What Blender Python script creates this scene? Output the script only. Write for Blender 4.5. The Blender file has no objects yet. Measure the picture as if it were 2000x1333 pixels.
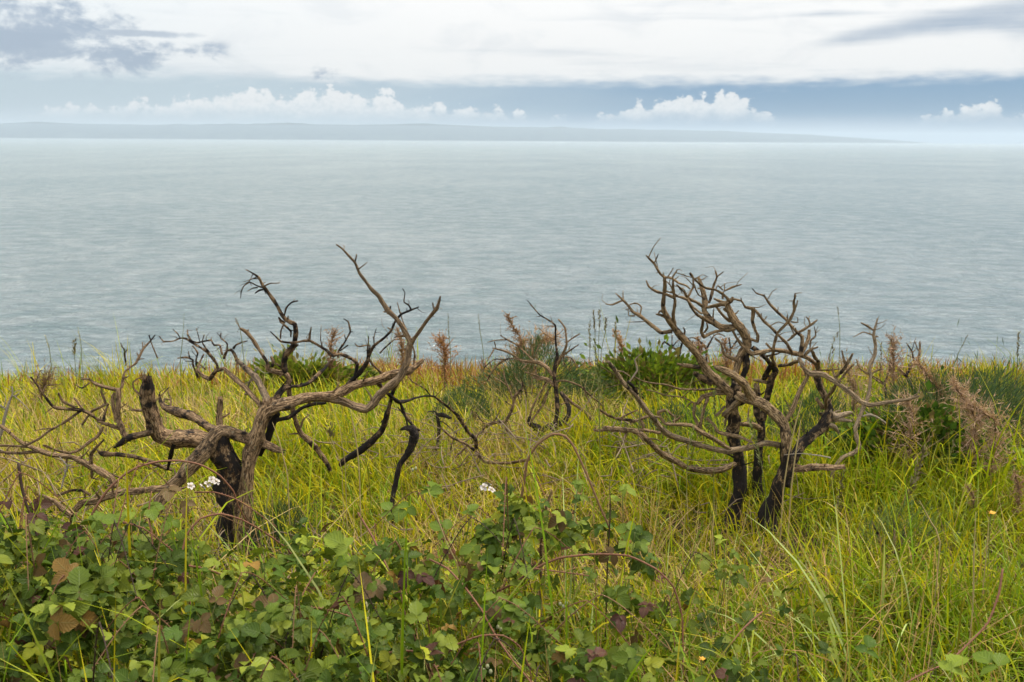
import bpy, math, random
import numpy as np
from mathutils import Vector, Matrix, Euler
random.seed(7); RNG = np.random.default_rng(11)
sc = bpy.context.scene
COL = sc.collection
R = math.radians

# ------------------------------------------------------------------ camera
CAM_H = 1.6
LENS = 35.0
FPX = 2000 * LENS / 36.0
PITCH = math.atan((666.5 - 272.0) / FPX)
ROLL = R(0.34)
cam_d = bpy.data.cameras.new("camera")
cam = bpy.data.objects.new("camera", cam_d); COL.objects.link(cam)
cam_d.lens = LENS; cam_d.sensor_width = 36.0; cam_d.clip_start = 0.05; cam_d.clip_end = 120000
cam.location = (0, 0, CAM_H)
CAM_M = Matrix.Rotation(math.pi / 2 - PITCH, 3, 'X') @ Matrix.Rotation(ROLL, 3, 'Z')
cam.rotation_euler = CAM_M.to_euler()
cam_d.dof.use_dof = True; cam_d.dof.focus_distance = 3.6; cam_d.dof.aperture_fstop = 9.0
sc.camera = cam

def ray(px, py):
    return CAM_M @ Vector(((px - 1000.0) / FPX, (666.5 - py) / FPX, -1.0))
def P(px, py, d):
    """photo pixel -> point on its ray at distance d (metres, along +Y)"""
    v = ray(px, py); return Vector((0, 0, CAM_H)) + v * (d / v.y)
def MPP(d):            # metres for one photo pixel at distance d
    return d / math.cos(PITCH) / FPX

# ------------------------------------------------------------------ node helpers
class X:
    """tiny arithmetic wrapper round node sockets"""
    nt = None
    def __init__(s, v): s.v = v
    @staticmethod
    def m(op, *a, clamp=False):
        n = X.nt.nodes.new('ShaderNodeMath'); n.operation = op; n.use_clamp = clamp
        for i, k in enumerate(a):
            k = k.v if isinstance(k, X) else k
            if isinstance(k, (int, float)): n.inputs[i].default_value = k
            else: X.nt.links.new(k, n.inputs[i])
        return X(n.outputs[0])
    def __add__(s, o): return X.m('ADD', s, o)
    __radd__ = __add__
    def __sub__(s, o): return X.m('SUBTRACT', s, o)
    def __rsub__(s, o): return X.m('SUBTRACT', o, s)
    def __mul__(s, o): return X.m('MULTIPLY', s, o)
    __rmul__ = __mul__
    def __truediv__(s, o): return X.m('DIVIDE', s, o)
    def __neg__(s): return X.m('MULTIPLY', s, -1.0)
def vmax(a, b): return X.m('MAXIMUM', a, b)
def vmin(a, b): return X.m('MINIMUM', a, b)
def clamp01(a): return X.m('ADD', a, 0.0, clamp=True)
def sstep(a, lo, hi):
    n = X.nt.nodes.new('ShaderNodeMapRange'); n.interpolation_type = 'SMOOTHSTEP'
    X.nt.links.new(a.v, n.inputs[0]); n.inputs[1].default_value = lo; n.inputs[2].default_value = hi
    n.inputs[3].default_value = 0; n.inputs[4].default_value = 1
    return X(n.outputs[0])
def xyz(x, y, z=0.0):
    n = X.nt.nodes.new('ShaderNodeCombineXYZ')
    for i, k in enumerate((x, y, z)):
        if isinstance(k, X): X.nt.links.new(k.v, n.inputs[i])
        else: n.inputs[i].default_value = k
    return n.outputs[0]
def sep(sock):
    n = X.nt.nodes.new('ShaderNodeSeparateXYZ'); X.nt.links.new(sock, n.inputs[0])
    return [X(o) for o in n.outputs]
def noise(vec, scale=1.0, detail=4, rough=0.55, dist=0.0, lac=2.0):
    n = X.nt.nodes.new('ShaderNodeTexNoise'); n.inputs['Scale'].default_value = scale
    n.inputs['Detail'].default_value = detail; n.inputs['Roughness'].default_value = rough
    n.inputs['Distortion'].default_value = dist; n.inputs['Lacunarity'].default_value = lac
    X.nt.links.new(vec, n.inputs['Vector']); return X(n.outputs[0])
def mixc(f, a, b):
    n = X.nt.nodes.new('ShaderNodeMix'); n.data_type = 'RGBA'; n.clamp_factor = True
    if isinstance(f, X): X.nt.links.new(f.v, n.inputs[0])
    else: n.inputs[0].default_value = f
    for i, k in ((6, a), (7, b)):
        if isinstance(k, tuple): n.inputs[i].default_value = (*k[:3], 1)
        else: X.nt.links.new(k, n.inputs[i])
    return n.outputs[2]
def scalec(c, f):
    n = X.nt.nodes.new('ShaderNodeVectorMath'); n.operation = 'SCALE'
    if isinstance(c, tuple): n.inputs[0].default_value = c[:3]
    else: X.nt.links.new(c, n.inputs[0])
    if isinstance(f, X): X.nt.links.new(f.v, n.inputs['Scale'])
    else: n.inputs['Scale'].default_value = f
    return n.outputs[0]
def mulc(a, b):
    n = X.nt.nodes.new('ShaderNodeVectorMath'); n.operation = 'MULTIPLY'
    for i, k in enumerate((a, b)):
        if isinstance(k, tuple): n.inputs[i].default_value = k[:3]
        else: X.nt.links.new(k, n.inputs[i])
    return n.outputs[0]
def lin(r, g, b):
    f = lambda c: (c / 12.92 if c <= 0.04045 else ((c + 0.055) / 1.055) ** 2.4)
    return (f(r / 255), f(g / 255), f(b / 255))

# ------------------------------------------------------------------ world: broken overcast over the sea
SUN_EL, SUN_AZ = 58.0, 62.0          # degrees; azimuth from +Y towards +X (behind the cloud, off to the right)
w = bpy.data.worlds.new("World"); sc.world = w; w.use_nodes = True
nt = w.node_tree; nt.nodes.clear(); X.nt = nt
tc = nt.nodes.new('ShaderNodeTexCoord')
dx, dy, dz = sep(tc.outputs['Generated'])
el = X.m('ARCSINE', vmin(vmax(dz, -1.0), 1.0)) * 57.29578
az = X.m('ARCTAN2', dx, dy) * 57.29578
sky = nt.nodes.new('ShaderNodeTexSky'); sky.sky_type = 'NISHITA'; sky.sun_disc = False
sky.sun_elevation = R(SUN_EL); sky.sun_rotation = R(SUN_AZ); sky.air_density = 1.0; sky.dust_density = 1.0
SKY_S = 0.10
clear = scalec(mulc(sky.outputs[0], (0.60, 0.82, 1.0)), SKY_S)

def blob(a0, e0, sa, se):            # soft elliptical bump centred on an azimuth / elevation
    u = (az - a0) / sa; v = (el - e0) / se
    return X.m('EXPONENT', -(u * u + v * v))

# the gap of clear air under the cloud deck
gapN = noise(xyz(az * 0.05, el * 0.3, 3.0), 1.0, 3)
blue = mixc(sstep(az + gapN * 20.0, -6.0, 24.0), lin(196, 211, 221), lin(110, 150, 188))
gapc = mixc(0.15, blue, clear)
hz = mixc(sstep(az, -20.0, 25.0), lin(199, 211, 219), lin(170, 189, 209))
gapc = mixc(sstep(el + (gapN - 0.5) * 0.8, 1.7, 0.3), gapc, hz)

# cumulus row standing in the gap: top height varies with azimuth, noise billows the edge
topN = noise(xyz(az * 0.45, 0.0, 5.0), 1.0, 3)
top = 1.0 + (topN - 0.5) * 3.0
top = top + 1.55 * blob(-11.5, 1.5, 10.5, 99.0) + 1.45 * blob(10.5, 1.5, 4.6, 99.0) + 1.0 * blob(24.5, 1.5, 2.8, 99.0)
top = top - 1.8 * blob(17.6, 1.0, 2.6, 99.0) - 0.5 * blob(4.4, 1.0, 1.2, 99.0)
bil = noise(xyz(az * 0.95, el * 1.25, 9.0), 1.0, 6, 0.60)
bil2 = noise(xyz(az * 2.6, el * 3.2, 2.0), 1.0, 4, 0.6)
q = top - el + (bil - 0.5) * 2.6 + (bil2 - 0.5) * 0.8
cum = sstep(q, 0.0, 0.30) * sstep(el + (bil - 0.5) * 0.8, 0.75, 1.75)
cshade = clamp01(0.25 + (bil2 - 0.45) * 2.2 + (bil - 0.45) * 1.2 + (el - 1.0) * 0.5)
cumc = mixc(cshade, lin(208, 218, 225), lin(244, 244, 243))
low = mixc(cum * 0.92, gapc, cumc)

# cloud deck
deckN = noise(xyz(az * 0.06, el * 0.5, 1.0), 1.0, 5, 0.6)
edge = el + (deckN - 0.5) * 0.9 + (noise(xyz(az * 0.5, el * 2.2, 4.0), 1.0, 5) - 0.5) * 1.1
deck = sstep(edge, 2.75, 3.7)
streak = noise(xyz(az * 0.045, el * 0.75, 7.0), 1.0, 6, 0.6)
tear = noise(xyz(az * 0.24, el * 0.48, 12.0), 1.0, 5, 0.62, 0.5)
fine = noise(xyz(az * 0.85, el * 1.25, 8.0), 1.0, 4, 0.62)
envL = 1.1 * blob(-27.5, 5.6, 6.0, 2.7) + 0.95 * blob(-22.5, 4.1, 3.8, 1.3) + 0.55 * blob(-25.5, 7.7, 6.0, 0.9) \
     + 0.55 * blob(-17.4, 4.5, 1.8, 0.5) + 0.75 * blob(-9.8, 3.5, 1.2, 0.55) + 0.35 * blob(-13.5, 7.7, 2.0, 0.5)
patL = sstep(envL * 0.85 + (tear - 0.5) * 3.4 + (fine - 0.5) * 2.0, 0.28, 1.15) * sstep(envL, 0.05, 0.35)
patL = vmax(patL, sstep(blob(-20.5, 5.25, 4.0, 0.26) + (fine - 0.5) * 0.7, 0.35, 0.8) * 0.8)
line = (el - (az * 0.150 + 2.6)) / vmax(0.30 + (az - 14.0) * 0.055, 0.25)       # the long wedge of grey stratus climbing to the right
envR = X.m('EXPONENT', -(line * line)) * sstep(az, 12.5, 19.0) * sstep(az, 75.0, 45.0) + 0.5 * blob(16.8, 6.6, 2.0, 0.3) + 0.6 * blob(28.0, 5.3, 4.0, 0.7)
patR = sstep(envR * 1.1 + (streak - 0.5) * 1.9 + (fine - 0.5) * 0.3, 0.25, 1.45)
gen = sstep(streak * 0.6 + tear * 0.4, 0.60, 0.72) * sstep(el, 6.0, 12.0) * 0.55 + sstep(streak, 0.52, 0.72) * 0.30 + sstep(tear, 0.50, 0.72) * 0.16
pat = clamp01(patL * 0.95 + patR * 0.95 + gen)
white = mixc(sstep(az + deckN * 12.0, -26.0, 4.0), lin(232, 238, 241), lin(244, 244, 243))
deckc = mixc(pat, white, lin(165, 180, 197))
col = mixc(deck, low, deckc)
# the two ragged dark puffs also hang over the gap on the left
col = mixc(patL * sstep(el, 1.6, 3.4) * (1.0 - deck) * 0.8, col, lin(178, 190, 203))
# standard overcast luminance: three times brighter overhead than at the horizon
sinel = vmax(dz, 0.0)
grad = (1.0 + 2.0 * sinel) / 1.17 * 0.455
col = scalec(col, grad)
bg = nt.nodes.new('ShaderNodeBackground'); bg.inputs[1].default_value = 1.0
nt.links.new(col, bg.inputs[0])
out = nt.nodes.new('ShaderNodeOutputWorld'); nt.links.new(bg.outputs[0], out.inputs[0])
w.cycles.sampling_method = 'MANUAL'; w.cycles.sample_map_resolution = 512

# ------------------------------------------------------------------ sun behind thin cloud
sl = bpy.data.lights.new("sun", 'SUN'); sl.energy = 1.5; sl.angle = R(10); sl.color = (1.0, 0.93, 0.80)
so = bpy.data.objects.new("sun", sl); COL.objects.link(so)
sd = Vector((math.sin(R(SUN_AZ)) * math.cos(R(SUN_EL)), math.cos(R(SUN_AZ)) * math.cos(R(SUN_EL)), math.sin(R(SUN_EL))))
so.rotation_euler = sd.to_track_quat('Z', 'Y').to_euler(); so.location = sd * 30

sc.view_settings.view_transform = 'Standard'; sc.view_settings.look = 'None'
sc.view_settings.exposure = 1.18; sc.view_settings.gamma = 1.0; sc.view_settings.use_curve_mapping = False
sc.render.engine = 'CYCLES'
cy = sc.cycles
cy.max_bounces = 5; cy.diffuse_bounces = 1; cy.glossy_bounces = 2; cy.transmission_bounces = 2
cy.volume_bounces = 1; cy.transparent_max_bounces = 8; cy.caustics_reflective = False; cy.caustics_refractive = False
cy.use_denoising = True
try: cy.denoiser = 'OPENIMAGEDENOISE'
except Exception: pass

# ------------------------------------------------------------------ material helpers
def new_mat(name):
    m = bpy.data.materials.new(name); m.use_nodes = True; t = m.node_tree; t.nodes.clear(); X.nt = t
    o = t.nodes.new('ShaderNodeOutputMaterial'); return m, t, o
def principled(t, o, base, rough=0.7, spec=0.3, bump=None, bdist=0.01, bstr=1.0):
    b = t.nodes.new('ShaderNodeBsdfPrincipled')
    if isinstance(base, tuple): b.inputs['Base Color'].default_value = (*base[:3], 1)
    else: t.links.new(base, b.inputs['Base Color'])
    if isinstance(rough, X): t.links.new(rough.v, b.inputs['Roughness'])
    else: b.inputs['Roughness'].default_value = rough
    b.inputs['Specular IOR Level'].default_value = spec
    if bump is not None:
        n = t.nodes.new('ShaderNodeBump'); n.inputs['Strength'].default_value = bstr; n.inputs['Distance'].default_value = bdist
        t.links.new(bump.v, n.inputs['Height']); t.links.new(n.outputs[0], b.inputs['Normal'])
    t.links.new(b.outputs[0], o.inputs[0]); return b
def geo_pos(t): return t.nodes.new('ShaderNodeNewGeometry').outputs['Position']
def attr(t, name, kind='Color'):
    a = t.nodes.new('ShaderNodeAttribute'); a.attribute_name = name; return a.outputs[kind]

# ------------------------------------------------------------------ mesh helpers
def mesh_np(name, V, F, mat=None, col=None, uv=None, smooth=True, extra=None):
    """V (n,3) float, F list of index arrays ((k,3) and/or (k,4)), col (n,3) per vertex"""
    me = bpy.data.meshes.new(name)
    V = np.ascontiguousarray(V, dtype=np.float32)
    loops = np.concatenate([f.reshape(-1) for f in F]).astype(np.int32)
    tot = np.concatenate([np.full(len(f), f.shape[1], np.int32) for f in F])
    start = np.zeros(len(tot), np.int32); start[1:] = np.cumsum(tot)[:-1]
    me.vertices.add(len(V)); me.vertices.foreach_set('co', V.reshape(-1))
    me.loops.add(len(loops)); me.loops.foreach_set('vertex_index', loops)
    me.polygons.add(len(tot)); me.polygons.foreach_set('loop_start', start); me.polygons.foreach_set('loop_total', tot)
    if smooth: me.polygons.foreach_set('use_smooth', np.ones(len(tot), bool))
    if uv is not None:
        l = me.uv_layers.new(name='UVMap'); l.data.foreach_set('uv', np.ascontiguousarray(uv[loops], np.float32).reshape(-1))
    if col is not None:
        a = me.color_attributes.new('Col', 'FLOAT_COLOR', 'POINT')
        c = np.ones((len(V), 4), np.float32); c[:, :3] = col; a.data.foreach_set('color', c.reshape(-1))
    for k, v in (extra or {}).items():
        a = me.attributes.new(k, 'FLOAT', 'POINT'); a.data.foreach_set('value', np.ascontiguousarray(v, np.float32))
    me.update(calc_edges=True)
    if mat: me.materials.append(mat)
    return me
def link(name, me, parent=None, loc=None):
    o = bpy.data.objects.new(name, me); COL.objects.link(o)
    if parent is not None:
        o.parent = parent
        o.matrix_parent_inverse = Matrix.Translation(-Vector(parent.location))
    if loc is not None: o.location = loc
    return o
def tag(o, label=None, cat=None, group=None, kind=None):
    if label: o['label'] = label
    if cat: o['category'] = cat
    if group: o['group'] = group
    if kind: o['kind'] = kind
    return o
def thing(name, loc, label, cat, group=None):
    o = bpy.data.objects.new(name, None); COL.objects.link(o); o.location = loc; o.empty_display_size = 0.1
    return tag(o, label, cat, group)

def vnoise(x, y, seed=0):
    """smooth value noise, vectorised"""
    x = np.asarray(x, float) + seed * 17.31; y = np.asarray(y, float) - seed * 9.77
    xi = np.floor(x).astype(np.int64); yi = np.floor(y).astype(np.int64); fx = x - xi; fy = y - yi
    fx = fx * fx * (3 - 2 * fx); fy = fy * fy * (3 - 2 * fy)
    def h(a, b):
        n = (a * 374761393 + b * 668265263 + seed * 974634) & 0xffffffff
        n = ((n ^ (n >> 13)) * 1274126177) & 0xffffffff
        return ((n ^ (n >> 16)) & 0xffff) / 65535.0
    return (h(xi, yi) * (1 - fx) + h(xi + 1, yi) * fx) * (1 - fy) + (h(xi, yi + 1) * (1 - fx) + h(xi + 1, yi + 1) * fx) * fy
def fbm(x, y, seed=0, oct=3):
    s = 0; a = 0.5
    for k in range(oct): s = s + a * vnoise(x * 2 ** k, y * 2 ** k, seed + k); a *= 0.5
    return s / (1 - 0.5 ** oct)

# ------------------------------------------------------------------ terrain
SEA_Z = -60.0
def ground_z(x, y):
    x = np.asarray(x, float); y = np.asarray(y, float)
    t = np.maximum(y - 4.0, 0.0)
    z = -0.0235 * np.minimum(t, 6.5) ** 2 - np.maximum(t - 6.5, 0) * 0.42 - np.maximum(y - 15, 0) * 0.9
    z = z + (fbm(x * 0.45, y * 0.45, 3) - 0.5) * 0.16 * np.clip((y - 1) / 3, 0, 1) + (fbm(x * 1.7, y * 1.7, 8) - 0.5) * 0.06
    z = z - 0.05 * np.clip(-x - 2.0, 0, 3) * np.clip((y - 4) / 4, 0, 1)
    return np.maximum(z, SEA_Z - 6)
def gz(x, y): return float(ground_z(np.array([x]), np.array([y]))[0])

xs = np.concatenate([-np.geomspace(400, 9, 16), np.linspace(-8.5, 8.5, 120), np.geomspace(9, 400, 16)])
ys = np.concatenate([np.linspace(-60, -4, 10), np.linspace(-3, 15, 130), np.geomspace(16, 90, 24)])
GX, GY = np.meshgrid(xs, ys); V = np.stack([GX, GY, ground_z(GX, GY)], -1).reshape(-1, 3)
nx, ny = len(xs), len(ys)
ii = (np.arange(ny - 1)[:, None] * nx + np.arange(nx - 1)[None]).reshape(-1)
quads = np.stack([ii, ii + 1, ii + nx + 1, ii + nx], -1)
m_ground, t, o = new_mat("thatch_soil")
p = geo_pos(t); n1 = noise(p, 3.0, 6); n2 = noise(p, 38.0, 5)
principled(t, o, mixc(n2, mixc(n1, (0.018, 0.013, 0.007), (0.05, 0.04, 0.016)), (0.11, 0.08, 0.04)), 0.95, 0.1, n2, 0.03)
tag(link("ground", mesh_np("ground", V, [quads], m_ground)), kind='structure')

# ------------------------------------------------------------------ sea
m_sea, t, o = new_mat("sea_water")
p = geo_pos(t); px_, py_, pz_ = sep(p)
swell = noise(xyz(px_ * 0.045, py_ * 0.065, 0.0), 1.0, 2, 0.5, 0.6)
chop = noise(xyz(px_ * 0.20, py_ * 0.26, 2.0), 1.0, 5, 0.64, 0.8)
rip = noise(xyz(px_ * 0.45, py_ * 0.9, 5.0), 1.0, 3, 0.6)
hgt = swell * 5.5 + chop * 5.0 + rip * 0.6
painted_sheen = noise(xyz(px_ * 0.0042, py_ * 0.0026, 1.0), 1.0, 4, 0.6)
painted_sheen2 = noise(xyz(px_ * 0.055, py_ * 0.070, 3.0), 1.0, 5, 0.68)
SEA_BASE = mixc(sstep(painted_sheen * 0.28 + painted_sheen2 * 0.72, 0.34, 0.66), (0.165, 0.238, 0.232), (0.425, 0.460, 0.440))  # murky water, with sky reflection and wave shading painted into its colour
b = principled(t, o, SEA_BASE, 0.10, 0.85, hgt, 2.6, 1.0)
b.inputs['IOR'].default_value = 1.34
ys = np.concatenate([[20.0, 60.0], np.geomspace(90, 38500, 60)]); xs = np.linspace(-1, 1, 41)
Vs = np.array([[x * (600 + y * 1.0), y, SEA_Z] for y in ys for x in xs])
nx, ny = len(xs), len(ys); ii = (np.arange(ny - 1)[:, None] * nx + np.arange(nx - 1)[None]).reshape(-1)
tag(link("sea", mesh_np("sea", Vs, [np.stack([ii, ii + 1, ii + nx + 1, ii + nx], -1)], m_sea)), kind='structure')

# ------------------------------------------------------------------ far coast
m_hill, t, o = new_mat("far_fields")
p = geo_pos(t); _, _, hzz = sep(p)
f1 = noise(p, 0.0011, 4); f2 = noise(p, 0.004, 3)
hc = mixc(sstep(f2, 0.42, 0.6), (0.020, 0.030, 0.032), mixc(f1, (0.03, 0.044, 0.038), (0.05, 0.06, 0.05)))
principled(t, o, mixc(sstep(hzz, SEA_Z + 14.0, SEA_Z + 6.0), hc, (0.30, 0.29, 0.27)), 0.95, 0.1)  # pale waterline strip: haze painted into the lowest slope
prof = [(-900, 238), (-300, 241), (0, 240), (90, 236), (180, 240), (330, 242), (560, 240), (700, 242), (830, 240), (960, 245), (1100, 247), (1180, 250), (1300, 251), (1420, 254), (1560, 260), (1680, 267), (1780, 274), (1840, 279), (1900, 283)]
xp = np.array([(a - 1000) / FPX for a, _ in prof]); hp = []
for a, bb in prof:
    hor = 272 + (a - 1000) * math.tan(ROLL)
    hp.append((hor - bb - 4) / FPX)
nX, nY = 220, 14
ux = np.linspace(xp[0], xp[-1], nX); hh = np.interp(ux, xp, hp)
D0, D1 = 27000.0, 31000.0
Vh = []
for j in range(nY):
    tj = j / (nY - 1); d = D0 + (D1 - D0) * tj
    for i in range(nX):
        rec = 1.0 + 0.45 * max(0.0, ux[i] + 0.02) ** 1.2
        dd = d * rec
        top = hh[i] * D1 * rec + CAM_H - SEA_Z
        bump_ = (float(fbm(ux[i] * 55, tj * 3 + 4, 5, 4)) - 0.5)
        k = min(1.0, tj / 0.8) ** 0.45 if tj < 0.8 else 1.0
        z = SEA_Z - 2 + (top + 2) * k * (1.0 + bump_ * (0.30 if tj < 0.8 else 0.05)) if tj > 0 else SEA_Z - 3
        if tj == 1.0: z = SEA_Z - 3
        Vh.append((ux[i] * dd, dd, z))
ii = (np.arange(nY - 1)[:, None] * nX + np.arange(nX - 1)[None]).reshape(-1)
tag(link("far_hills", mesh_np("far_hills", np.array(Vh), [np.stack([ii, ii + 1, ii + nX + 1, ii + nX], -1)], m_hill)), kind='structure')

# ------------------------------------------------------------------ the hazy air over the channel
hb = [(-42000, -400, SEA_Z - 8), (42000, 42000, 330)]
cs = np.array([(hb[i][0], hb[j][1], hb[k][2]) for i in (0, 1) for j in (0, 1) for k in (0, 1)], float)
bf = np.array([(0, 1, 3, 2), (4, 6, 7, 5), (0, 4, 5, 1), (2, 3, 7, 6), (0, 2, 6, 4), (1, 5, 7, 3)])
m_haze, t, o = new_mat("sea_haze")
pv = t.nodes.new('ShaderNodeVolumePrincipled'); pv.inputs['Color'].default_value = (0.64, 0.74, 0.84, 1)
pv.inputs['Density'].default_value = 4.0e-5; pv.inputs['Anisotropy'].default_value = 0.2
t.links.new(pv.outputs[0], o.inputs['Volume'])
tag(link("haze", mesh_np("haze", cs, [bf], m_haze, smooth=False)), kind='stuff')
# ------------------------------------------------------------------ dead wood
def bark_mat(name, light, mid, dark, char_shade_bias):
    m, t, o = new_mat(name)
    uvn = t.nodes.new('ShaderNodeUVMap'); u, v, _ = sep(uvn.outputs[0])
    p = geo_pos(t); ch = X(attr(t, 'char', 'Fac')); sl_ = X(attr(t, 'bleach', 'Fac'))
    ang = u * 6.28318
    cu, su = X.m('COSINE', ang), X.m('SINE', ang)
    gv = xyz(cu * 1.0, su * 1.0, v * 6.0)
    grain = noise(gv, 4.5, 5, 0.65, 0.8)
    fineg = noise(xyz(cu * 3.0, su * 3.0, v * 22.0), 3.0, 4, 0.6)
    lump = noise(p, 26.0, 5, 0.6)
    speck = noise(p, 150.0, 3, 0.6)
    c = mixc(sstep(grain, 0.43, 0.58), mid, light)
    c = mixc(sstep(fineg, 0.50, 0.62) * 0.8, c, dark)
    c = mixc(sstep(speck, 0.56, 0.68) * 0.45, c, (light[0] * 1.25, light[1] * 1.25, light[2] * 1.3))
    lich = sstep(noise(p, 60.0, 4, 0.6), 0.60, 0.70)
    c = mixc(lich * 0.45, c, (0.33, 0.30, 0.20))
    c = mixc(clamp01(sl_ * 0.9), c, (0.44, 0.37, 0.29))
    cm = sstep(ch + char_shade_bias + (lump - 0.5) * 2.0 + (grain - 0.5) * 1.3, 0.42, 0.66)  # bias widens the real char, partly painted shade for limb undersides
    c = mixc(cm, c, mixc(grain, (0.010, 0.008, 0.008), (0.034, 0.027, 0.023)))
    hb_ = grain * 0.7 + fineg * 0.3 + lump * 0.5
    principled(t, o, c, 0.85, 0.15, hb_, 0.012, 1.0)
    return m
M_BARK = bark_mat("weathered_bark", (0.46, 0.30, 0.165), (0.085, 0.048, 0.025), (0.022, 0.014, 0.010), 0.14)
M_BARK2 = bark_mat("lichened_bark", (0.48, 0.325, 0.175), (0.09, 0.054, 0.028), (0.022, 0.015, 0.010), 0.12)
M_PALE = bark_mat("bleached_wood", (0.52, 0.44, 0.34), (0.32, 0.25, 0.18), (0.12, 0.09, 0.07), -0.3)
M_CHAR = bark_mat("charred_wood", (0.09, 0.07, 0.055), (0.035, 0.028, 0.024), (0.015, 0.012, 0.011), 0.35)

def catmull(pts, rad, step):
    """resample a polyline smoothly"""
    Q, Wd = [], []
    n = len(pts)
    for i in range(n - 1):
        p0 = pts[max(i - 1, 0)]; p1 = pts[i]; p2 = pts[i + 1]; p3 = pts[min(i + 2, n - 1)]
        k = max(2, int(math.ceil((p2 - p1).length / step)))
        for j in range(k):
            s = j / k
            # slightly kinked: mix of spline and straight, dead wood bends in knees
            cr = 0.5 * ((2 * p1) + (p2 - p0) * s + (2 * p0 - 5 * p1 + 4 * p2 - p3) * s * s + (3 * p1 - p0 - 3 * p2 + p3) * s ** 3)
            Q.append(cr * 0.5 + (p1 + (p2 - p1) * s) * 0.5); Wd.append(rad[i] + (rad[i + 1] - rad[i]) * s)
    Q.append(pts[-1].copy()); Wd.append(rad[-1]); return Q, Wd

def tube(pts, rad, sides, rough=0.08, seed=0, splinter=0.0, char=None, bleach=0.0, step=None, gnarl=0.12):
    """gnarled tapering limb; returns V, F, uv, attrs"""
    rng = random.Random(seed)
    if step is None: step = max(0.008, min(0.03, max(rad) * 0.8))
    Q, Wd = catmull(pts, rad, step)
    n = len(Q)
    ph = [rng.uniform(0, 6.28) for _ in range(8)]
    L = 0.0; V = []; uv = []; at = []
    tprev = (Q[1] - Q[0]).normalized()
    ref = Vector((0.3, 0.8, 0.5)); nrm = (ref - tprev * ref.dot(tprev)).normalized()
    rs = []
    for i in range(n):
        a = Q[max(i - 1, 0)]; b = Q[min(i + 1, n - 1)]
        tg = (b - a).normalized() if (b - a).length > 1e-7 else tprev
        nrm = (nrm - tg * nrm.dot(tg))
        nrm = nrm.normalized() if nrm.length > 1e-6 else tg.orthogonal().normalized()
        bn = tg.cross(nrm)
        if i: L += (Q[i] - Q[i - 1]).length
        r = Wd[i]
        r *= 1 + 0.5 * gnarl * (math.sin(L * 55 + ph[0]) * math.sin(L * 23 + ph[1]) + 0.6 * math.sin(L * 120 + ph[2]))
        off = nrm * (r * gnarl * 1.0 * math.sin(L * 34 + ph[3])) + bn * (r * gnarl * 1.0 * math.sin(L * 41 + ph[4]))
        if i in (0, n - 1): off = off * 0
        tw = L * 5.0
        for k in range(sides):
            th = 2 * math.pi * k / sides
            rr = r * (1 + rough * (0.9 * math.sin(3 * th + tw + ph[5]) + 0.6 * math.sin(5 * th - tw * 1.7 + ph[6]) + 0.5 * math.sin(2 * th + L * 30 + ph[7])))
            rr *= 1 + rough * rng.uniform(-0.45, 0.45)
            e = tg * 0
            if splinter and i >= n - 2: e = tg * (r * splinter * rng.uniform(-0.7, 1.3))
            V.append(Q[i] + off + (nrm * math.cos(th) + bn * math.sin(th)) * rr + e); uv.append((k / sides, L)); at.append(i / (n - 1))
        tprev = tg
    F = []
    i0 = np.arange(n - 1)[:, None] * sides; k0 = np.arange(sides)[None]; k1 = (k0 + 1) % sides
    F.append(np.stack([i0 + k0, i0 + k1, i0 + sides + k1, i0 + sides + k0], -1).reshape(-1, 4))
    nv = len(V); V.append(Q[0]); uv.append((0, 0)); at.append(0)
    tipd = (Q[-1] - Q[-2]).normalized() if (Q[-1] - Q[-2]).length > 1e-7 else Vector((0, 0, 1))
    V.append(Q[-1] + (tipd * (-rad[-1] * 0.8) if splinter else tipd * rad[-1] * 0.5)); uv.append((0, L)); at.append(1)
    k = np.arange(sides); kk = (k + 1) % sides
    F.append(np.stack([np.full(sides, nv), kk, k], -1)); base = (n - 1) * sides
    F.append(np.stack([np.full(sides, nv + 1), base + k, base + kk], -1))
    at = np.array(at)
    c = np.full(len(V), 0.0)
    if char is not None: c = char[0] + (char[1] - char[0]) * at
    return np.array([tuple(v) for v in V]), F, np.array(uv), {'char': c, 'bleach': np.full(len(V), bleach)}

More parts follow.
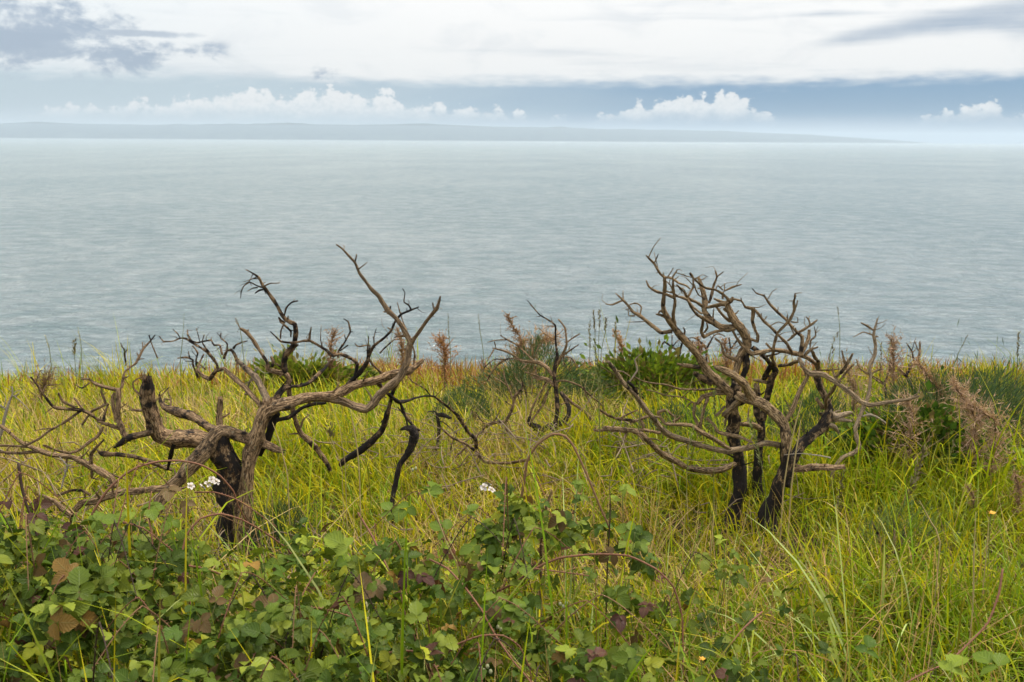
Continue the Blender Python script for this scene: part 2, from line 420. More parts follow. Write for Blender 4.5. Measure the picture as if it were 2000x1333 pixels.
class Tree:
    def __init__(s, name, d, label, cat, root_px, mat=None, group=None, seed=1, spread=0.35):
        s.d = d; s.mat = mat or M_BARK; s.rng = random.Random(seed); s.spread = spread
        b = P(root_px[0], root_px[1], d)
        s.root = thing(name, (b.x, b.y, gz(b.x, b.y)), label, cat, group); s.nodes = []; s.n = 0
    def near(s, p, tol):
        best = None
        for (x, y, d, w) in s.nodes:
            q = math.hypot(x - p[0], y - p[1])
            if q < tol + w * 0.5 and (best is None or q < best[0]): best = (q, d)
        return best[1] if best else None
    def br(s, pts, name=None, d=None, d1=None, char=None, splinter=None, bleach=0.0, mat=None, rough=None, tol=9):
        """pts: (photo x, photo y, width in photo px)"""
        s.n += 1
        a = d if d is not None else s.near(pts[0], tol); b = d1 if d1 is not None else s.near(pts[-1], tol)
        ln = sum(math.hypot(pts[i + 1][0] - pts[i][0], pts[i + 1][1] - pts[i][1]) for i in range(len(pts) - 1)) * MPP(s.d)
        drift = s.rng.uniform(-1, 1) * s.spread * ln
        if a is None and b is None: a = s.d + s.rng.uniform(-.03, .03); b = a + drift
        elif a is None: a = b + drift
        elif b is None: b = a + drift
        acc = [0.0]
        for i in range(len(pts) - 1): acc.append(acc[-1] + math.hypot(pts[i + 1][0] - pts[i][0], pts[i + 1][1] - pts[i][1]))
        bow = s.rng.uniform(-1, 1) * 0.10 * ln
        W, Rd = [], []
        wm = max(q[2] for q in pts)
        for i, (x, y, wd) in enumerate(pts):
            f = acc[i] / acc[-1]; dd = a + (b - a) * f + bow * math.sin(math.pi * f)
            W.append(P(x, y, dd)); Rd.append(max(0.0009, wd * (0.45 if wm > 12 else 0.40) * MPP(dd)))
        if name in ('trunk', 'stem') or s.root.name.startswith('burnt'):      # carry the foot down into the soil
            b0 = W[0]; g0 = gz(b0.x, b0.y)
            if b0.z > g0 - 0.04: W.insert(0, Vector((b0.x + (b0.x - W[1].x) * 0.3, b0.y, g0 - 0.06))); Rd.insert(0, Rd[0] * 1.15)
        # remember a dense run of nodes for later attachments
        for i in range(len(pts) - 1):
            k = max(1, int((acc[i + 1] - acc[i]) / 4))
            for j in range(k + 1):
                f = (acc[i] + (acc[i + 1] - acc[i]) * j / k) / acc[-1]
                s.nodes.append((pts[i][0] + (pts[i + 1][0] - pts[i][0]) * j / k, pts[i][1] + (pts[i + 1][1] - pts[i][1]) * j / k,
                                a + (b - a) * f + bow * math.sin(math.pi * f), wm))
        sides = 16 if wm > 20 else 12 if wm > 11 else 8 if wm > 5 else 6
        if char is None: c = s.rng.uniform(-0.05, 0.28); char = (c, c + s.rng.uniform(-.15, .15))
        if splinter is None: splinter = 0.5 if pts[-1][2] > 5 else 0
        V, F, uv, at = tube(W, Rd, sides, 0.15 if rough is None else rough, s.rng.randrange(10 ** 6), splinter, char, bleach, gnarl=0.15 if wm > 9 else 0.26)
        # snapped-off spurs and brittle twiglets along the limb
        F = [np.concatenate([f for f in F if f.shape[1] == 4]), np.concatenate([f for f in F if f.shape[1] == 3])]
        nsp = int(ln / 0.045 * (0.5 if wm > 12 else 1.0)) if name not in ('trunk',) else 3
        for k in range(nsp):
            f = s.rng.uniform(0.12, 0.98); i = min(int(f * (len(W) - 1)), len(W) - 2); g = f * (len(W) - 1) - i
            p0 = W[i].lerp(W[i + 1], g); r0 = Rd[i] + (Rd[i + 1] - Rd[i]) * g; tg = (W[i + 1] - W[i]).normalized()
            a_ = Vector((s.rng.gauss(0, 1), s.rng.gauss(0, 1), s.rng.gauss(0.4, 1))); nr = (a_ - tg * a_.dot(tg)).normalized()
            dr = (nr * 0.9 + tg * s.rng.uniform(0.1, 0.9)).normalized()
            l_ = r0 + (s.rng.uniform(0.006, 0.02) if s.rng.random() < 0.5 else s.rng.uniform(0.02, 0.085)); rr = min(r0 * 0.5, s.rng.uniform(0.0009, 0.0022) + (0.002 if wm > 12 else 0))
            md = p0 + dr * (l_ * 0.5) + Vector((s.rng.gauss(0, .12), s.rng.gauss(0, .12), s.rng.gauss(0, .12))) * l_
            v_, f_, u_, a2 = tube([p0, md, p0 + dr * l_], [rr * 1.3, rr, rr * 0.55], 5, 0.1, k, 0, char, bleach, step=0.02, gnarl=0.1)
            nv0 = len(V); V = np.concatenate([V, v_]); uv = np.concatenate([uv, u_]); at = {q: np.concatenate([at[q], a2[q]]) for q in at}
            F = [np.concatenate([F[0]] + [x_ + nv0 for x_ in f_ if x_.shape[1] == 4]), np.concatenate([F[1]] + [x_ + nv0 for x_ in f_ if x_.shape[1] == 3])]
        if name is None: name = 'limb' if wm > 11 else 'branch' if wm > 5 else 'twig'
        link(name, mesh_np(name, V, F, mat or s.mat, uv=uv, extra=at), s.root)

# ---- the big dead shrub on the left
T = Tree('dead_gorse_tree', 3.5, 'large twisted dead shrub with broken stub and thick leaning log, left of centre', 'dead tree', (460, 1060), M_BARK, 'dead shrubs standing in the grass', 3)
B = T.br
B([(464,1092,92),(461,1035,78),(456,985,66),(450,945,57),(442,910,51),(433,880,47),(426,848,40)], 'trunk', 3.52, 3.46, (0.85, 0.45))
B([(470,1060,50),(475,1005,40),(479,955,33),(483,918,30),(489,888,31),(499,854,31),(512,820,31),(520,796,29),(522,780,20)], 'trunk', 3.47, 3.5, (0.12, 0.05))
B([(300,1002,27),(336,946,27),(360,924,29),(384,900,31),(400,876,33),(416,854,32),(431,843,28),(450,845,26),(470,851,25),(490,860,23),(512,868,20),(536,876,17),(553,882,8)], 'limb', 3.36, 3.55, (0.06, 0.30), 1.2, 0.05)
B([(432,878,40),(402,864,37),(370,857,37),(335,856,37),(312,849,37),(300,832,36),(296,814,34),(292,790,32),(288,770,28),(286,752,23),(285,739,15)], 'limb', 3.5, 3.36, (0.10, 0.42), 1.3)
B([(440,846,20),(408,834,18),(380,818,18),(356,808,18),(340,802,17),(322,797,15),(313,786,8),(311,770,3)], 'limb', 3.5, 3.66, (0.2, 0.35), 0)
B([(431,842,14),(430,815,13),(430,800,12),(430,777,11)], 'branch', 3.46, 3.46, (0.2, 0.2), 0.3)
B([(440,856,11),(456,886,12),(470,908,11)], None, 3.5, 3.5, (0.4, 0.6))
B([(340,868,10),(332,894,10),(328,918,6)], None, 3.45, 3.55, (0.7, 0.7))
B([(290,802,8),(270,802,7),(253,801,3)], None, 3.42, 3.5, (0, 0), 1.5)
B([(276,774,8),(262,760,5),(260,748,4),(268,741,3),(281,736,2.5)], None, 3.38, 3.38, (0, 0.1))
B([(300,843,13),(266,852,14),(246,858,15),(236,866,10),(222,875,4)], None, 3.42, 3.4, (0.2, 0.7), 0)
B([(248,858,13),(240,846,13),(236,830,12),(229,814,10),(222,800,8.5),(220,776,7),(224,768,6)], None, 3.41, 3.44, (0.25, 0.0))
B([(238,838,9),(231,814,10),(230,796,11),(232,768,12),(231,760,9)], None, 3.42, 3.44, (0.2, 0.1))
B([(232,763,10),(210,758,9),(188,750,8),(172,740,5),(158,742,3)], None, 3.44, None, (0, 0.2))
B([(232,762,7),(238,756,7),(240,740,7),(244,726,5.5),(256,717,5),(266,710,5.5),(272,698,6.5),(280,680,5),(294,666,4),(303,655,2.5)], None, 3.44, 3.6, (0.0, 0.35))
B([(279,679,3),(278,668,2)]); B([(272,698,5),(267,689,2)]); B([(240,738,4),(249,736,2)]); B([(291,655,3.5),(296,672,3),(308,700,3)], None, 3.7, 3.7)
B([(234,838,10),(208,828,9.5),(196,824,7),(189,823,4)], None, 3.42, 3.4, None, 0.8)
B([(202,824,7),(205,808,6.5),(212,790,5.5)], None, 3.41, 3.45)
B([(212,788,5),(196,796,6),(180,803,6),(168,818,5),(160,831,4)]); B([(206,788,6),(204,782,6.5),(198,766,5),(199,757,4)])
B([(202,822,7),(190,818,7.5),(176,808,8),(158,802,8),(130,800,7.5),(104,794,7),(80,764,6),(70,750,5),(60,737,4)], None, 3.41, 3.3, (0.2, 0.3))
B([(158,803,5.5),(140,816,6),(120,828,6),(96,842,6),(76,858,6),(50,870,6)], None, None, 3.3)
B([(201,834,6.5),(190,852,7),(174,864,7.5),(156,880,7.5),(136,885,7.5),(112,879,7),(84,870,5)], None, None, 3.25)
B([(114,768,6),(124,786,7.5),(146,797,7.5)]); B([(144,777,4),(152,788,5),(162,800,6)]); B([(84,766,4),(92,753,4.5),(114,752,3)]); B([(104,796,4),(88,808,2)])
B([(176,748,3.5),(160,759,4),(149,752,3)]); B([(228,802,3),(240,794,3),(248,788,2)], None, 3.6, 3.6)
# the long right-hand limbs
B([(508,826,28),(524,806,27),(540,796,25),(570,786,24),(590,780,23),(620,777,21),(650,773,21),(680,760,20),(710,748,19),(740,740,18),(770,731,17),(800,722,16),(823,706,9)], 'limb', 3.49, 3.72, (0.12, 0.12), 1.6)
B([(640,778,13),(670,786,16),(690,794,16),(714,798,18),(726,790,17),(740,774,16),(760,756,16),(780,736,16),(796,706,15),(799,682,13.5),(801,668,13),(794,655,12),(786,638,11),(774,622,10.5),(758,607,11.5),(748,592,10),(740,578,9),(727,566,8),(714,550,7),(702,534,6.5),(694,513,5.5),(678,496,4.5),(668,486,4),(657,478,3)], 'limb', None, 3.45, (0.02, 0.1), 0, 0.12)
B([(801,676,10),(806,664,10),(820,646,9),(840,618,8.5),(852,602,8.5),(857,590,6),(860,579,3)], 'branch', None, 3.5, (-0.1, -0.05), 0)
B([(848,604,4.5),(845,592,3)]); B([(693,512,4.5),(696,497,2.5)]); B([(761,606,5),(763,598,3)])
B([(676,756,10),(700,730,12),(716,708,9),(722,692,7),(730,676,6.5),(750,660,6),(764,646,6),(772,628,5.5),(784,614,5),(802,606,4.5),(818,600,2.5)], None, 3.62, 3.6, (0.55, 0.5))
B([(803,605,4),(798,596,4),(789,590,3.2),(791,572,2.8),(786,564,2)], None, None, None, (0.5, 0.5))
B([(719,702,5.5),(718,680,5),(720,657,2)], char=(0.5, 0.4)); B([(721,700,5),(728,714,6),(745,729,7)], char=(0.3, 0.2))
B([(764,646,4),(757,640,3)]); B([(756,655,3),(756,662,2)])
B([(694,734,9),(697,713,9),(692,705,9),(678,697,8.5),(664,692,8.5),(649,695,7.5),(636,684,7),(620,674,6.5),(606,666,6.5),(594,666,6),(576,670,6),(562,670,5.5),(548,667,5.5),(538,657,4),(528,648,2.5)], None, None, 3.5, (0.4, 0.4))
B([(604,665,5.5),(605,652,5),(608,639,2)])
B([(524,806,14),(538,788,13),(545,772,14),(556,758,12),(570,755,8.5),(584,754,7.5),(600,750,8),(612,742,8),(626,728,7.5),(636,718,6),(646,702,4)], None, 3.52, 3.75, (0.55, 0.4))
B([(645,920,7),(636,900,9),(620,878,11),(605,864,12),(590,850,12.5),(582,834,11.5),(576,816,10),(571,796,10.5),(566,775,10),(564,752,10.5),(563,737,10.5),(557,730,10),(540,727,10),(525,722,9.5),(524,713,9)], 'branch', 3.66, 3.6, (0.25, 0.05))
B([(525,718,9),(522,708,9),(508,686,8.5),(494,664,8.5),(482,650,8.5),(470,642,6.5)], None, None, 3.62, (0.25, 0.1))
B([(482,650,4),(485,644,3.5)]); B([(470,643,3),(464,632,1.8),(460,622,1.5)], char=(0, 0))
B([(556,730,11),(553,711,13),(560,692,14),(571,681,13),(575,668,10.5),(577,646,10.5),(575,634,10.5),(566,629,9.5),(557,623,9),(550,614,8),(540,596,7.5),(527,577,7),(517,563,7),(512,556,6),(506,543,5),(498,537,4),(490,532,2.8),(480,527,1.8)], 'branch', None, 3.5, (0.45, 0.3))
for q in ([(517,559,3.4),(528,554,3),(546,553,2)], [(516,563,4.5),(502,559,3.4),(488,552,3.2),(476,560,3),(471,572,2.6),(470,583,2)], [(503,562,3.4),(494,563,3),(483,569,1.8)],
          [(514,566,4.5),(506,568,4),(498,573,2.5)], [(504,545,3),(495,545,2)], [(512,556,2.6),(519,551,1.8)], [(516,566,3),(519,575,1.8)], [(489,553,2.4),(491,559,1.6)],
          [(555,617,4.5),(558,602,4.5),(564,595,4),(571,590,3.6),(582,588,3)], [(557,631,5.5),(549,627,6),(545,622,6),(548,630,4.5),(554,634,4.5),(549,646,4.2),(547.5,662,3)],
          [(553,634,4.5),(561,641,4.8),(568,648,5),(568,658,4)], [(529,697,6.5),(533,706,7.5),(531,716,8)], [(539,711,6),(546,716,6),(556,722,7)], [(578,676,7),(582,674,4)]):
    B(q, char=(0.35, 0.4))
B([(506,890,13),(516,866,14),(527,840,17),(540,806,20)], None, 3.56, 3.56, (0.8, 0.8))
B([(528,826,9),(545,820,10),(562,816,11),(575,808,10),(590,798,9),(614,790,9),(636,788,6)], None, 3.56, 3.62, (0.75, 0.6))
B([(523,798,19),(520,776,16),(508,752,14),(498,736,14),(480,720,12),(464,705,8)], 'limb', None, 3.6, (0.05, 0.35), 0.3, 0.25)
B([(512,794,12),(494,776,11),(476,756,11),(454,736,11),(438,720,10),(420,726,9.5),(410,741,10),(396,734,8),(387,722,7.5),(389,710,5),(398,692,3)], 'branch', None, 3.75, (0.1, 0.3))
B([(480,770,5),(488,746,4.8),(498,728,4.5),(503,718,4)], mat=M_PALE, bleach=0.8, d=3.7); B([(486,768,5),(479,770,6)])
B([(530,786,6),(535,776,4.5),(539,769,2)])
B([(722,750,9),(734,746,9),(746,758,10),(762,772,10),(778,786,10),(794,784,7.5),(810,778,5),(830,774,4),(848,775,4.5),(864,786,5.5),(880,800,6.5),(894,812,8),(906,832,9),(916,846,9),(928,858,10),(930,876,9)], 'branch', None, 4.2, (0.6, 0.3), 0)
B([(779,742,9),(770,760,9),(764,774,8),(762,786,8),(758,806,11),(746,840,13),(726,864,14),(698,884,14),(674,900,12),(664,910,8)], 'limb', 3.7, 3.85, (0.45, 0.65), 0)
B([(724,864,5),(710,857,4)]); B([(782,789,6.5),(790,808,7.5),(802,826,7.5),(812,836,7),(820,842,6)], char=(0.5, 0.5))
B([(776,591,2),(782,612,2.6),(788,632,3),(798,655,3.4),(808,680,4),(812,700,3)], None, 3.7, 3.7)
B([(793,730,2),(806,746,3),(830,760,3.2),(840,772,3)], None, 3.75, 3.9); B([(844,752,2.5),(847,774,2.6)], None, 3.95, 3.95)

# ---- broken wood lying left of it
def fallen(label, d, brs, seed=5, mat=None, root=None, name='fallen_branch', cat='branch', group='broken dead branches lying in the grass', **kw):
    r0 = root or brs[0][0]
    t_ = Tree(name, d, label, cat, (r0[0], r0[1]), mat, group, seed, 0.2)
    for b_ in brs: t_.br(b_, **kw)
    t_.root.location.z = gz(t_.root.location.x, t_.root.location.y)
    for c in t_.root.children: c.matrix_parent_inverse = Matrix.Translation(-Vector(t_.root.location))
    return t_
fallen('long dark fallen branch lying across the dry grass at the left edge', 3.5, [
    [(-20,820,6),(10,838,7),(40,864,9),(70,878,10),(100,888,11),(140,894,11),(170,906,13),(190,918,15),(216,936,17),(224,952,14)],
    [(-10,882,8),(40,886,8),(80,882,7)], [(178,905,10),(178,888,9),(188,874,8),(203,859,4)], [(-10,870,6),(30,872,6),(60,874,5)]], 21)
fallen('grey branch with a pale peeled end lying behind the arching cane', 3.6, [
    [(190,879,5),(200,888,10),(230,888,11),(260,892,11),(290,902,11),(318,913,9),(336,918,7)], [(192,882,4),(206,883,5),(214,885,4)]], 22)
fallen('small forked white twig standing among grass blades on the left', 3.3, [
    [(120,956,4.5),(124,934,4.5),(132,911,4.5),(139,909,3)], [(131,911,4.5),(124,903,4),(116,893,2.5)]], 23, M_PALE, bleach=0.7)
fallen('short weathered branch with bare end lying just above the left bramble leaves', 3.15, [
    [(112,968,6),(140,958,7.5),(160,958,8),(176,967,7)], [(80,968,7),(108,980,9),(120,990,13),(140,1008,15)], [(164,960,5),(166,972,5)]], 24)
fallen('thick grey log lying low behind the left bramble leaves', 3.2, [
    [(146,998,13),(160,983,16),(190,977,16),(240,962,15),(300,957,15),(345,952,15)]], 25)
fallen('bleached leaning twig at the left edge of the meadow', 3.6, [
    [(-8,880,7),(4,840,7),(12,806,7.5),(18,785,6),(24,770,4),(24,755,3)], [(12,800,4),(0,792,4),(-12,790,3)], [(24,772,3),(38,782,3),(58,802,2.5)]], 26, M_PALE, bleach=0.3)

# ---- the dense dead shrub on the right
T = Tree('dead_gorse_tree', 3.95, 'dense branching dead shrub with many bare crooked twigs, right of centre', 'dead tree', (1440, 1000), M_BARK2, 'dead shrubs standing in the grass', 8, 0.4)
B = T.br
B([(1424,1030,44),(1433,1000,31),(1442,966,28),(1444,922,26),(1440,887,24),(1433,852,26),(1433,817,26),(1432,795,27),(1434,770,26),(1440,752,18)], 'trunk', 3.95, 3.92, (0.95, 0.35))
B([(1500,1010,40),(1512,978,30),(1522,950,27),(1532,925,29),(1536,898,28),(1535,861,24),(1531,843,24),(1530,832,23),(1518,812,23),(1496,794,23),(1470,782,22),(1450,776,19),(1440,770,14)], 'trunk', 3.88, 3.9, (0.95, 0.0))
B([(1480,985,26),(1478,955,22),(1479,920,19),(1481,880,17),(1487,850,17),(1486,826,16),(1479,800,15),(1478,775,14),(1478,750,12)], 'trunk', 4.15, 4.2, (0.9, 0.4))
B([(1532,950,26),(1540,925,20),(1552,892,20),(1568,866,22),(1585,848,23),(1604,836,22),(1614,820,20),(1618,800,15),(1612,776,14),(1602,756,15),(1594,736,15),(1588,726,12)], 'limb', 3.95, 4.1, (0.75, 0.3))
B([(1436,772,24),(1424,765,22),(1410,754,21),(1396,738,19),(1380,720,18),(1366,700,16),(1360,692,15),(1350,676,15),(1334,660,15),(1318,644,15),(1308,628,14.5),(1300,612,11),(1295,598,8.5),(1296,580,7.5),(1299,560,7),(1298,542,6.5),(1290,536,5),(1282,524,5),(1278,516,5),(1268,506,4.2),(1262,499,2.5)], 'limb', None, 3.75, (0.25, 0.15), 0)
B([(1470,780,18),(1460,764,19),(1454,750,20),(1442,740,18),(1430,732,16),(1410,722,13),(1396,717,8)], 'limb', None, 3.8, (-0.1, 0.1), 0)
for q in ([(1448,778,15),(1436,790,14),(1426,800,14),(1412,811,11)], [(1398,813,6),(1406,806,7),(1416,794,6)], [(1426,800,9),(1418,818,7),(1415,832,4)]):
    B(q, bleach=0.15, char=(0, 0))
for q in ([(1298,543,5.5),(1310,544,5.5),(1326,554,5),(1340,558,4),(1348,565,3)], [(1304,541,3.5),(1315,524,2.2)], [(1297,542,3),(1296,532,2)],
          [(1318,642,9),(1317,636,8.5),(1316,616,7.5),(1318,590,7.5),(1315,566,6.5),(1315,548,4.5)], [(1313,546,4.5),(1314,540,4.5),(1323,527,3)], [(1316,548,2.4),(1326,540,1.6)],
          [(1312,648,10),(1292,650,9.5),(1280,640,9),(1266,630,9),(1250,618,9.5),(1236,610,8),(1228,598,6.5),(1217,586,5.5),(1202,573,2)], [(1217,586,3.5),(1217,568,2)],
          [(1216,588,4.5),(1196,596,3.5),(1183,594,2.6)], [(1250,616,4.5),(1253,600,4),(1244,593,3.4),(1230,595,2.6)], [(1240,617,3.5),(1228,617,3),(1227,604,2)],
          [(1303,620,9),(1292,616,7.5),(1281,614,3)], [(1296,612,5),(1290,608,5),(1286,613,3)],
          [(1262,548,3),(1268,560,5.5),(1282,570,6),(1300,576,6),(1317,583,6)], [(1318,578,5),(1340,586,6),(1354,600,5.5),(1371,613,5.5)], [(1296,568,3.5),(1316,573,3.8),(1323,578,4.4)],
          [(1302,550,3),(1309,558,3),(1313,566,3)]):
    B(q)
B([(1452,790,16),(1442,770,15),(1436,745,15),(1437,728,14),(1441,708,15),(1450,688,17),(1462,676,17),(1454,656,19),(1440,636,19),(1430,618,16),(1422,602,12),(1418,593,12),(1427,588,9),(1432,581,5)], 'limb', 4.0, 4.0, (0.45, -0.05), 0.3)
B([(1460,765,12),(1451,742,12),(1458,718,13),(1457,700,13),(1456,682,13)], None, 4.02, None, (0.5, 0.4))
for q in ([(1436,640,13),(1422,642,15),(1410,640,15),(1396,632,13),(1382,618,13),(1376,608,10),(1378,592,11),(1376,580,10),(1370,560,9),(1364,543,6.5)],
          [(1378,601,7.5),(1392,598,9),(1418,594,10)], [(1384,592,8),(1392,570,7.5),(1394,560,6),(1400,542,4.5),(1397,529,3)], [(1401,541,3.5),(1413,531,2.6)],
          [(1347,534,4),(1358,546,5),(1370,558,5.5),(1380,564,5.5),(1396,566,5.5),(1410,572,5.5),(1420,581,6.5),(1426,591,8)], [(1320,533,2),(1334,537,2.4),(1346,541,2.8),(1355,543,3)],
          [(1414,569,4.5),(1430,562,4.5),(1448,556,3)], [(1415,569,3.5),(1415,554,2)], [(1412,584,5.5),(1413,570,5)], [(1395,584,5.5),(1410,589,7),(1420,592,8)],
          [(1398,566,3.2),(1402,558,3),(1412,567,3)], [(1367,550,2.2),(1380,541,1.5)], [(1356,556,3),(1361,570,3.4),(1365,577,3.6),(1374,582,3.4)],
          [(1398,599,5.5),(1406,610,6.5),(1416,620,7),(1427,628,9)], [(1413,603,7),(1422,608,7),(1430,606,7)],
          [(1412,645,8),(1388,652,7.5),(1376,657,7.5),(1370,648,7.5),(1372,632,7),(1373,620,7)], [(1375,650,5),(1382,640,4),(1380,630,3)],
          [(1322,557,3),(1329,562,3.6),(1336,572,4.4),(1342,580,7),(1358,590,7.5),(1374,600,8)], [(1344,579,6),(1354,561,4.5),(1354,541,4.5),(1348,533,3)], [(1352,566,4),(1357,558,4)],
          [(1342,584,6),(1350,600,6.5),(1362,616,7.5),(1378,624,9),(1396,634,9.5)], [(1326,566,2.6),(1334,563,2.6),(1340,573,3)], [(1314,558,2.8),(1324,560,2.6),(1332,572,2.6)],
          [(1432,585,4.5),(1448,589,5),(1456,600,6.5),(1470,602,9),(1472,612,8.5),(1469,628,8),(1474,644,8),(1481,656,8.5),(1480,668,8),(1470,665,7),(1461,661,8)], [(1449,590,3.5),(1447,582,2.5)],
          [(1470,601,6),(1482,614,6.5),(1492,628,7),(1510,644,7),(1522,656,7.5),(1536,670,8),(1544,686,8.5),(1548,694,8)], [(1488,621,3.5),(1487,612,2.5)], [(1492,626,3),(1498,618,2)],
          [(1562,696,10),(1566,674,9),(1566,658,8),(1554,646,7.5),(1538,628,7),(1518,610,6.5),(1502,592,6),(1492,578,4.4),(1478,574,3.8),(1469,564,2.4)],
          [(1519,609,3),(1520,600,2)], [(1502,592,5),(1501,588,5)],
          [(1510,684,7.5),(1514,666,7.5),(1518,650,7.5),(1530,638,7.5),(1544,624,7),(1552,606,6.5),(1550,590,6.5),(1554,576,4)], [(1552,604,5),(1555,598,4),(1558,587,2.6)], [(1549,588,3),(1541,588,2)],
          [(1545,629,3.2),(1558,630,3.2),(1558,620,2)], [(1538,628,3),(1538,614,2)], [(1538,666,5.5),(1556,652,6.5),(1568,646,6.5),(1584,634,6),(1596,625,3)], [(1582,634,4.5),(1579,625,4),(1574,619,2.6)], [(1579,624,3),(1581,618,2)],
          [(1542,634,3.2),(1547,644,3),(1552,656,3)], [(1519,667,3),(1532,667,2.2)], [(1564,694,9),(1574,674,10),(1580,660,9),(1581,645,8)],
          [(1582,686,4.5),(1584,666,4.5),(1593,656,4),(1590,638,2)], [(1572,696,8),(1582,685,7),(1598,678,4)]):
    B(q)
B([(1428,640,6),(1438,659,7),(1450,676,9),(1468,692,10),(1490,688,10),(1510,684,10.5),(1534,687,10),(1558,692,10.5),(1578,700,10.5),(1594,712,10),(1599,724,10),(1596,734,11)], 'branch', None, None, (-0.15, 0.0))
B([(1586,687,9),(1596,704,9),(1600,722,9)]); B([(1496,671,6),(1510,684,7)])
B([(1470,680,10),(1482,688,9),(1496,700,9),(1506,714,10),(1516,725,13),(1510,736,14),(1504,750,14),(1499,770,13),(1495,792,12),(1490,820,13)], 'branch', None, 4.15, (0.55, 0.4))
B([(1510,684,6.5),(1508,700,7),(1514,714,8)]); B([(1522,715,8.5),(1542,712,9),(1560,705,8)], char=(0.3, 0.2))
B([(1504,748,10),(1486,744,10),(1472,742,6)], char=(0.1, 0.3)); B([(1492,740,12),(1500,724,12),(1508,710,10)], char=(0.6, 0.6))
B([(1560,698,8),(1570,718,9),(1584,730,12),(1596,731,13),(1610,733,12),(1630,744,10.5),(1646,756,10),(1666,772,10),(1680,784,9.5),(1698,791,9),(1720,789,8),(1750,784,7.5),(1774,780,6.5),(1795,774,4)], 'limb', None, 3.7, (0.0, -0.05), 0, 0.15)
B([(1764,783,4),(1766,776,3)])
for q in ([(1634,750,7.5),(1624,766,9),(1614,780,9),(1612,797,10)], [(1634,745,6.5),(1628,730,6),(1626,718,3)], [(1638,746,6),(1652,730,6),(1669,711,3)], [(1630,738,6),(1650,718,9),(1660,704,8),(1666,691,5)],
          [(1652,712,5.5),(1647,698,5),(1644,685,3)], [(1602,724,4.5),(1620,723,4),(1640,721,3)], [(1594,778,9),(1608,797,11)]):
    B(q)
for q in ([(1618,800,18),(1630,815,20),(1648,811,12),(1664,806,6)], [(1628,816,16),(1644,820,10),(1662,823,5)], [(1612,828,15),(1628,834,12),(1638,846,5)], [(1616,812,10),(1602,808,7)]):
    B(q, bleach=0.3, char=(-0.1, -0.1), splinter=1.5)
B([(1188,706,6),(1194,716,8),(1202,726,9),(1218,748,9.5),(1236,768,10),(1254,790,11),(1272,812,11),(1288,834,12),(1310,850,14),(1330,858,12),(1360,868,12),(1390,876,12),(1420,882,13),(1440,878,13),(1470,872,12),(1494,866,12),(1526,871,12)], 'limb', 3.5, 3.86, (0.25, 0.0), 0, 0.15)
B([(1228,748,4.5),(1244,724,4.5),(1240,704,4),(1246,697,3.4),(1254,691,2)], bleach=0.5); B([(1226,746,7),(1236,754,8),(1246,770,7)], char=(0.6, 0.6))
B([(1200,732,3),(1186,724,2.4),(1174,716,1.8)]); B([(1214,750,2.6),(1198,755,2.4),(1184,758,1.8)]); B([(1190,712,2.4),(1182,702,1.8),(1192,692,1.6)])
B([(1180,836,9),(1194,838,10),(1230,840,10),(1250,848,11),(1270,866,12),(1290,884,13),(1318,902,13),(1346,914,13),(1380,921,13),(1406,918,13),(1436,907,13)], 'limb', 3.6, 3.95, (0.2, 0.1), 0)
for q in ([(1262,762,3),(1282,766,3.4),(1298,772,3.4),(1334,777,3.6),(1362,790,3)], [(1238,736,2.4),(1256,745,3.4),(1298,752,4.4),(1330,760,5),(1362,762,5),(1392,760,6),(1412,764,7)],
          [(1362,790,8.5),(1372,776,10),(1396,768,11),(1430,769,12)], [(1358,788,8.5),(1356,810,8),(1364,834,9)], [(1382,776,8),(1374,800,8),(1368,836,8.5)],
          [(1298,828,7),(1320,830,8),(1350,832,10),(1370,844,12),(1390,856,12),(1424,876,10)], [(1380,817,8),(1394,830,9),(1404,844,9),(1424,849,9),(1448,856,8),(1470,866,7)],
          [(1322,711,5),(1346,716,11),(1368,719,12)], [(1355,728,9),(1372,738,14),(1392,748,15)], [(1396,662,3),(1408,672,5),(1412,688,7.5),(1420,696,9),(1448,706,10)],
          [(1446,828,9),(1470,830,13),(1488,840,11)], [(1534,824,10),(1550,792,11),(1566,756,11.5),(1576,736,9),(1570,720,8)], [(1356,746,2.4),(1376,740,2.4),(1390,752,2.6)],
          [(1298,772,2.2),(1316,760,2.2),(1334,758,2.2)], [(1334,776,2.4),(1346,764,2.2),(1360,757,2)], [(1366,790,4),(1350,786,4),(1340,796,3)]):
    B(q)

fallen('short thick log lying in the grass right of the dense dead shrub', 3.9, [[(1538,918,13),(1580,915,15),(1620,914,14),(1650,912,10)], [(1566,912,6),(1552,908,6)]], 31)
fallen('thin white stick caught in the grass beside the right trunk', 3.75, [[(1531,889,1.8),(1566,886,2.4),(1596,890,3),(1622,895,4)]], 32, M_PALE, bleach=0.9)
fallen('heap of old grey branches lying behind the dense dead shrub', 4.5, [
    [(1160,840,7),(1200,842,9),(1240,840,9),(1290,846,8)], [(1170,800,6),(1190,812,7),(1206,818,7),(1240,822,6)], [(1230,826,6),(1250,820,7),(1270,812,6)], [(1210,818,4),(1230,808,4),(1246,800,3)],
    [(1296,826,8),(1286,808,9),(1300,802,8),(1320,816,5)], [(1300,830,6),(1320,822,7),(1328,815,5)], [(1252,852,8),(1256,830,8),(1250,818,6)], [(1200,886,7),(1216,866,7),(1224,846,6)]], 33, root=(1240, 850))
T = Tree('dead_sapling', 4.3, 'single pale crooked dead stem rising right of the dense dead shrub', 'dead tree', (1634, 912), M_BARK2, 'dead shrubs standing in the grass', 12)
B = T.br
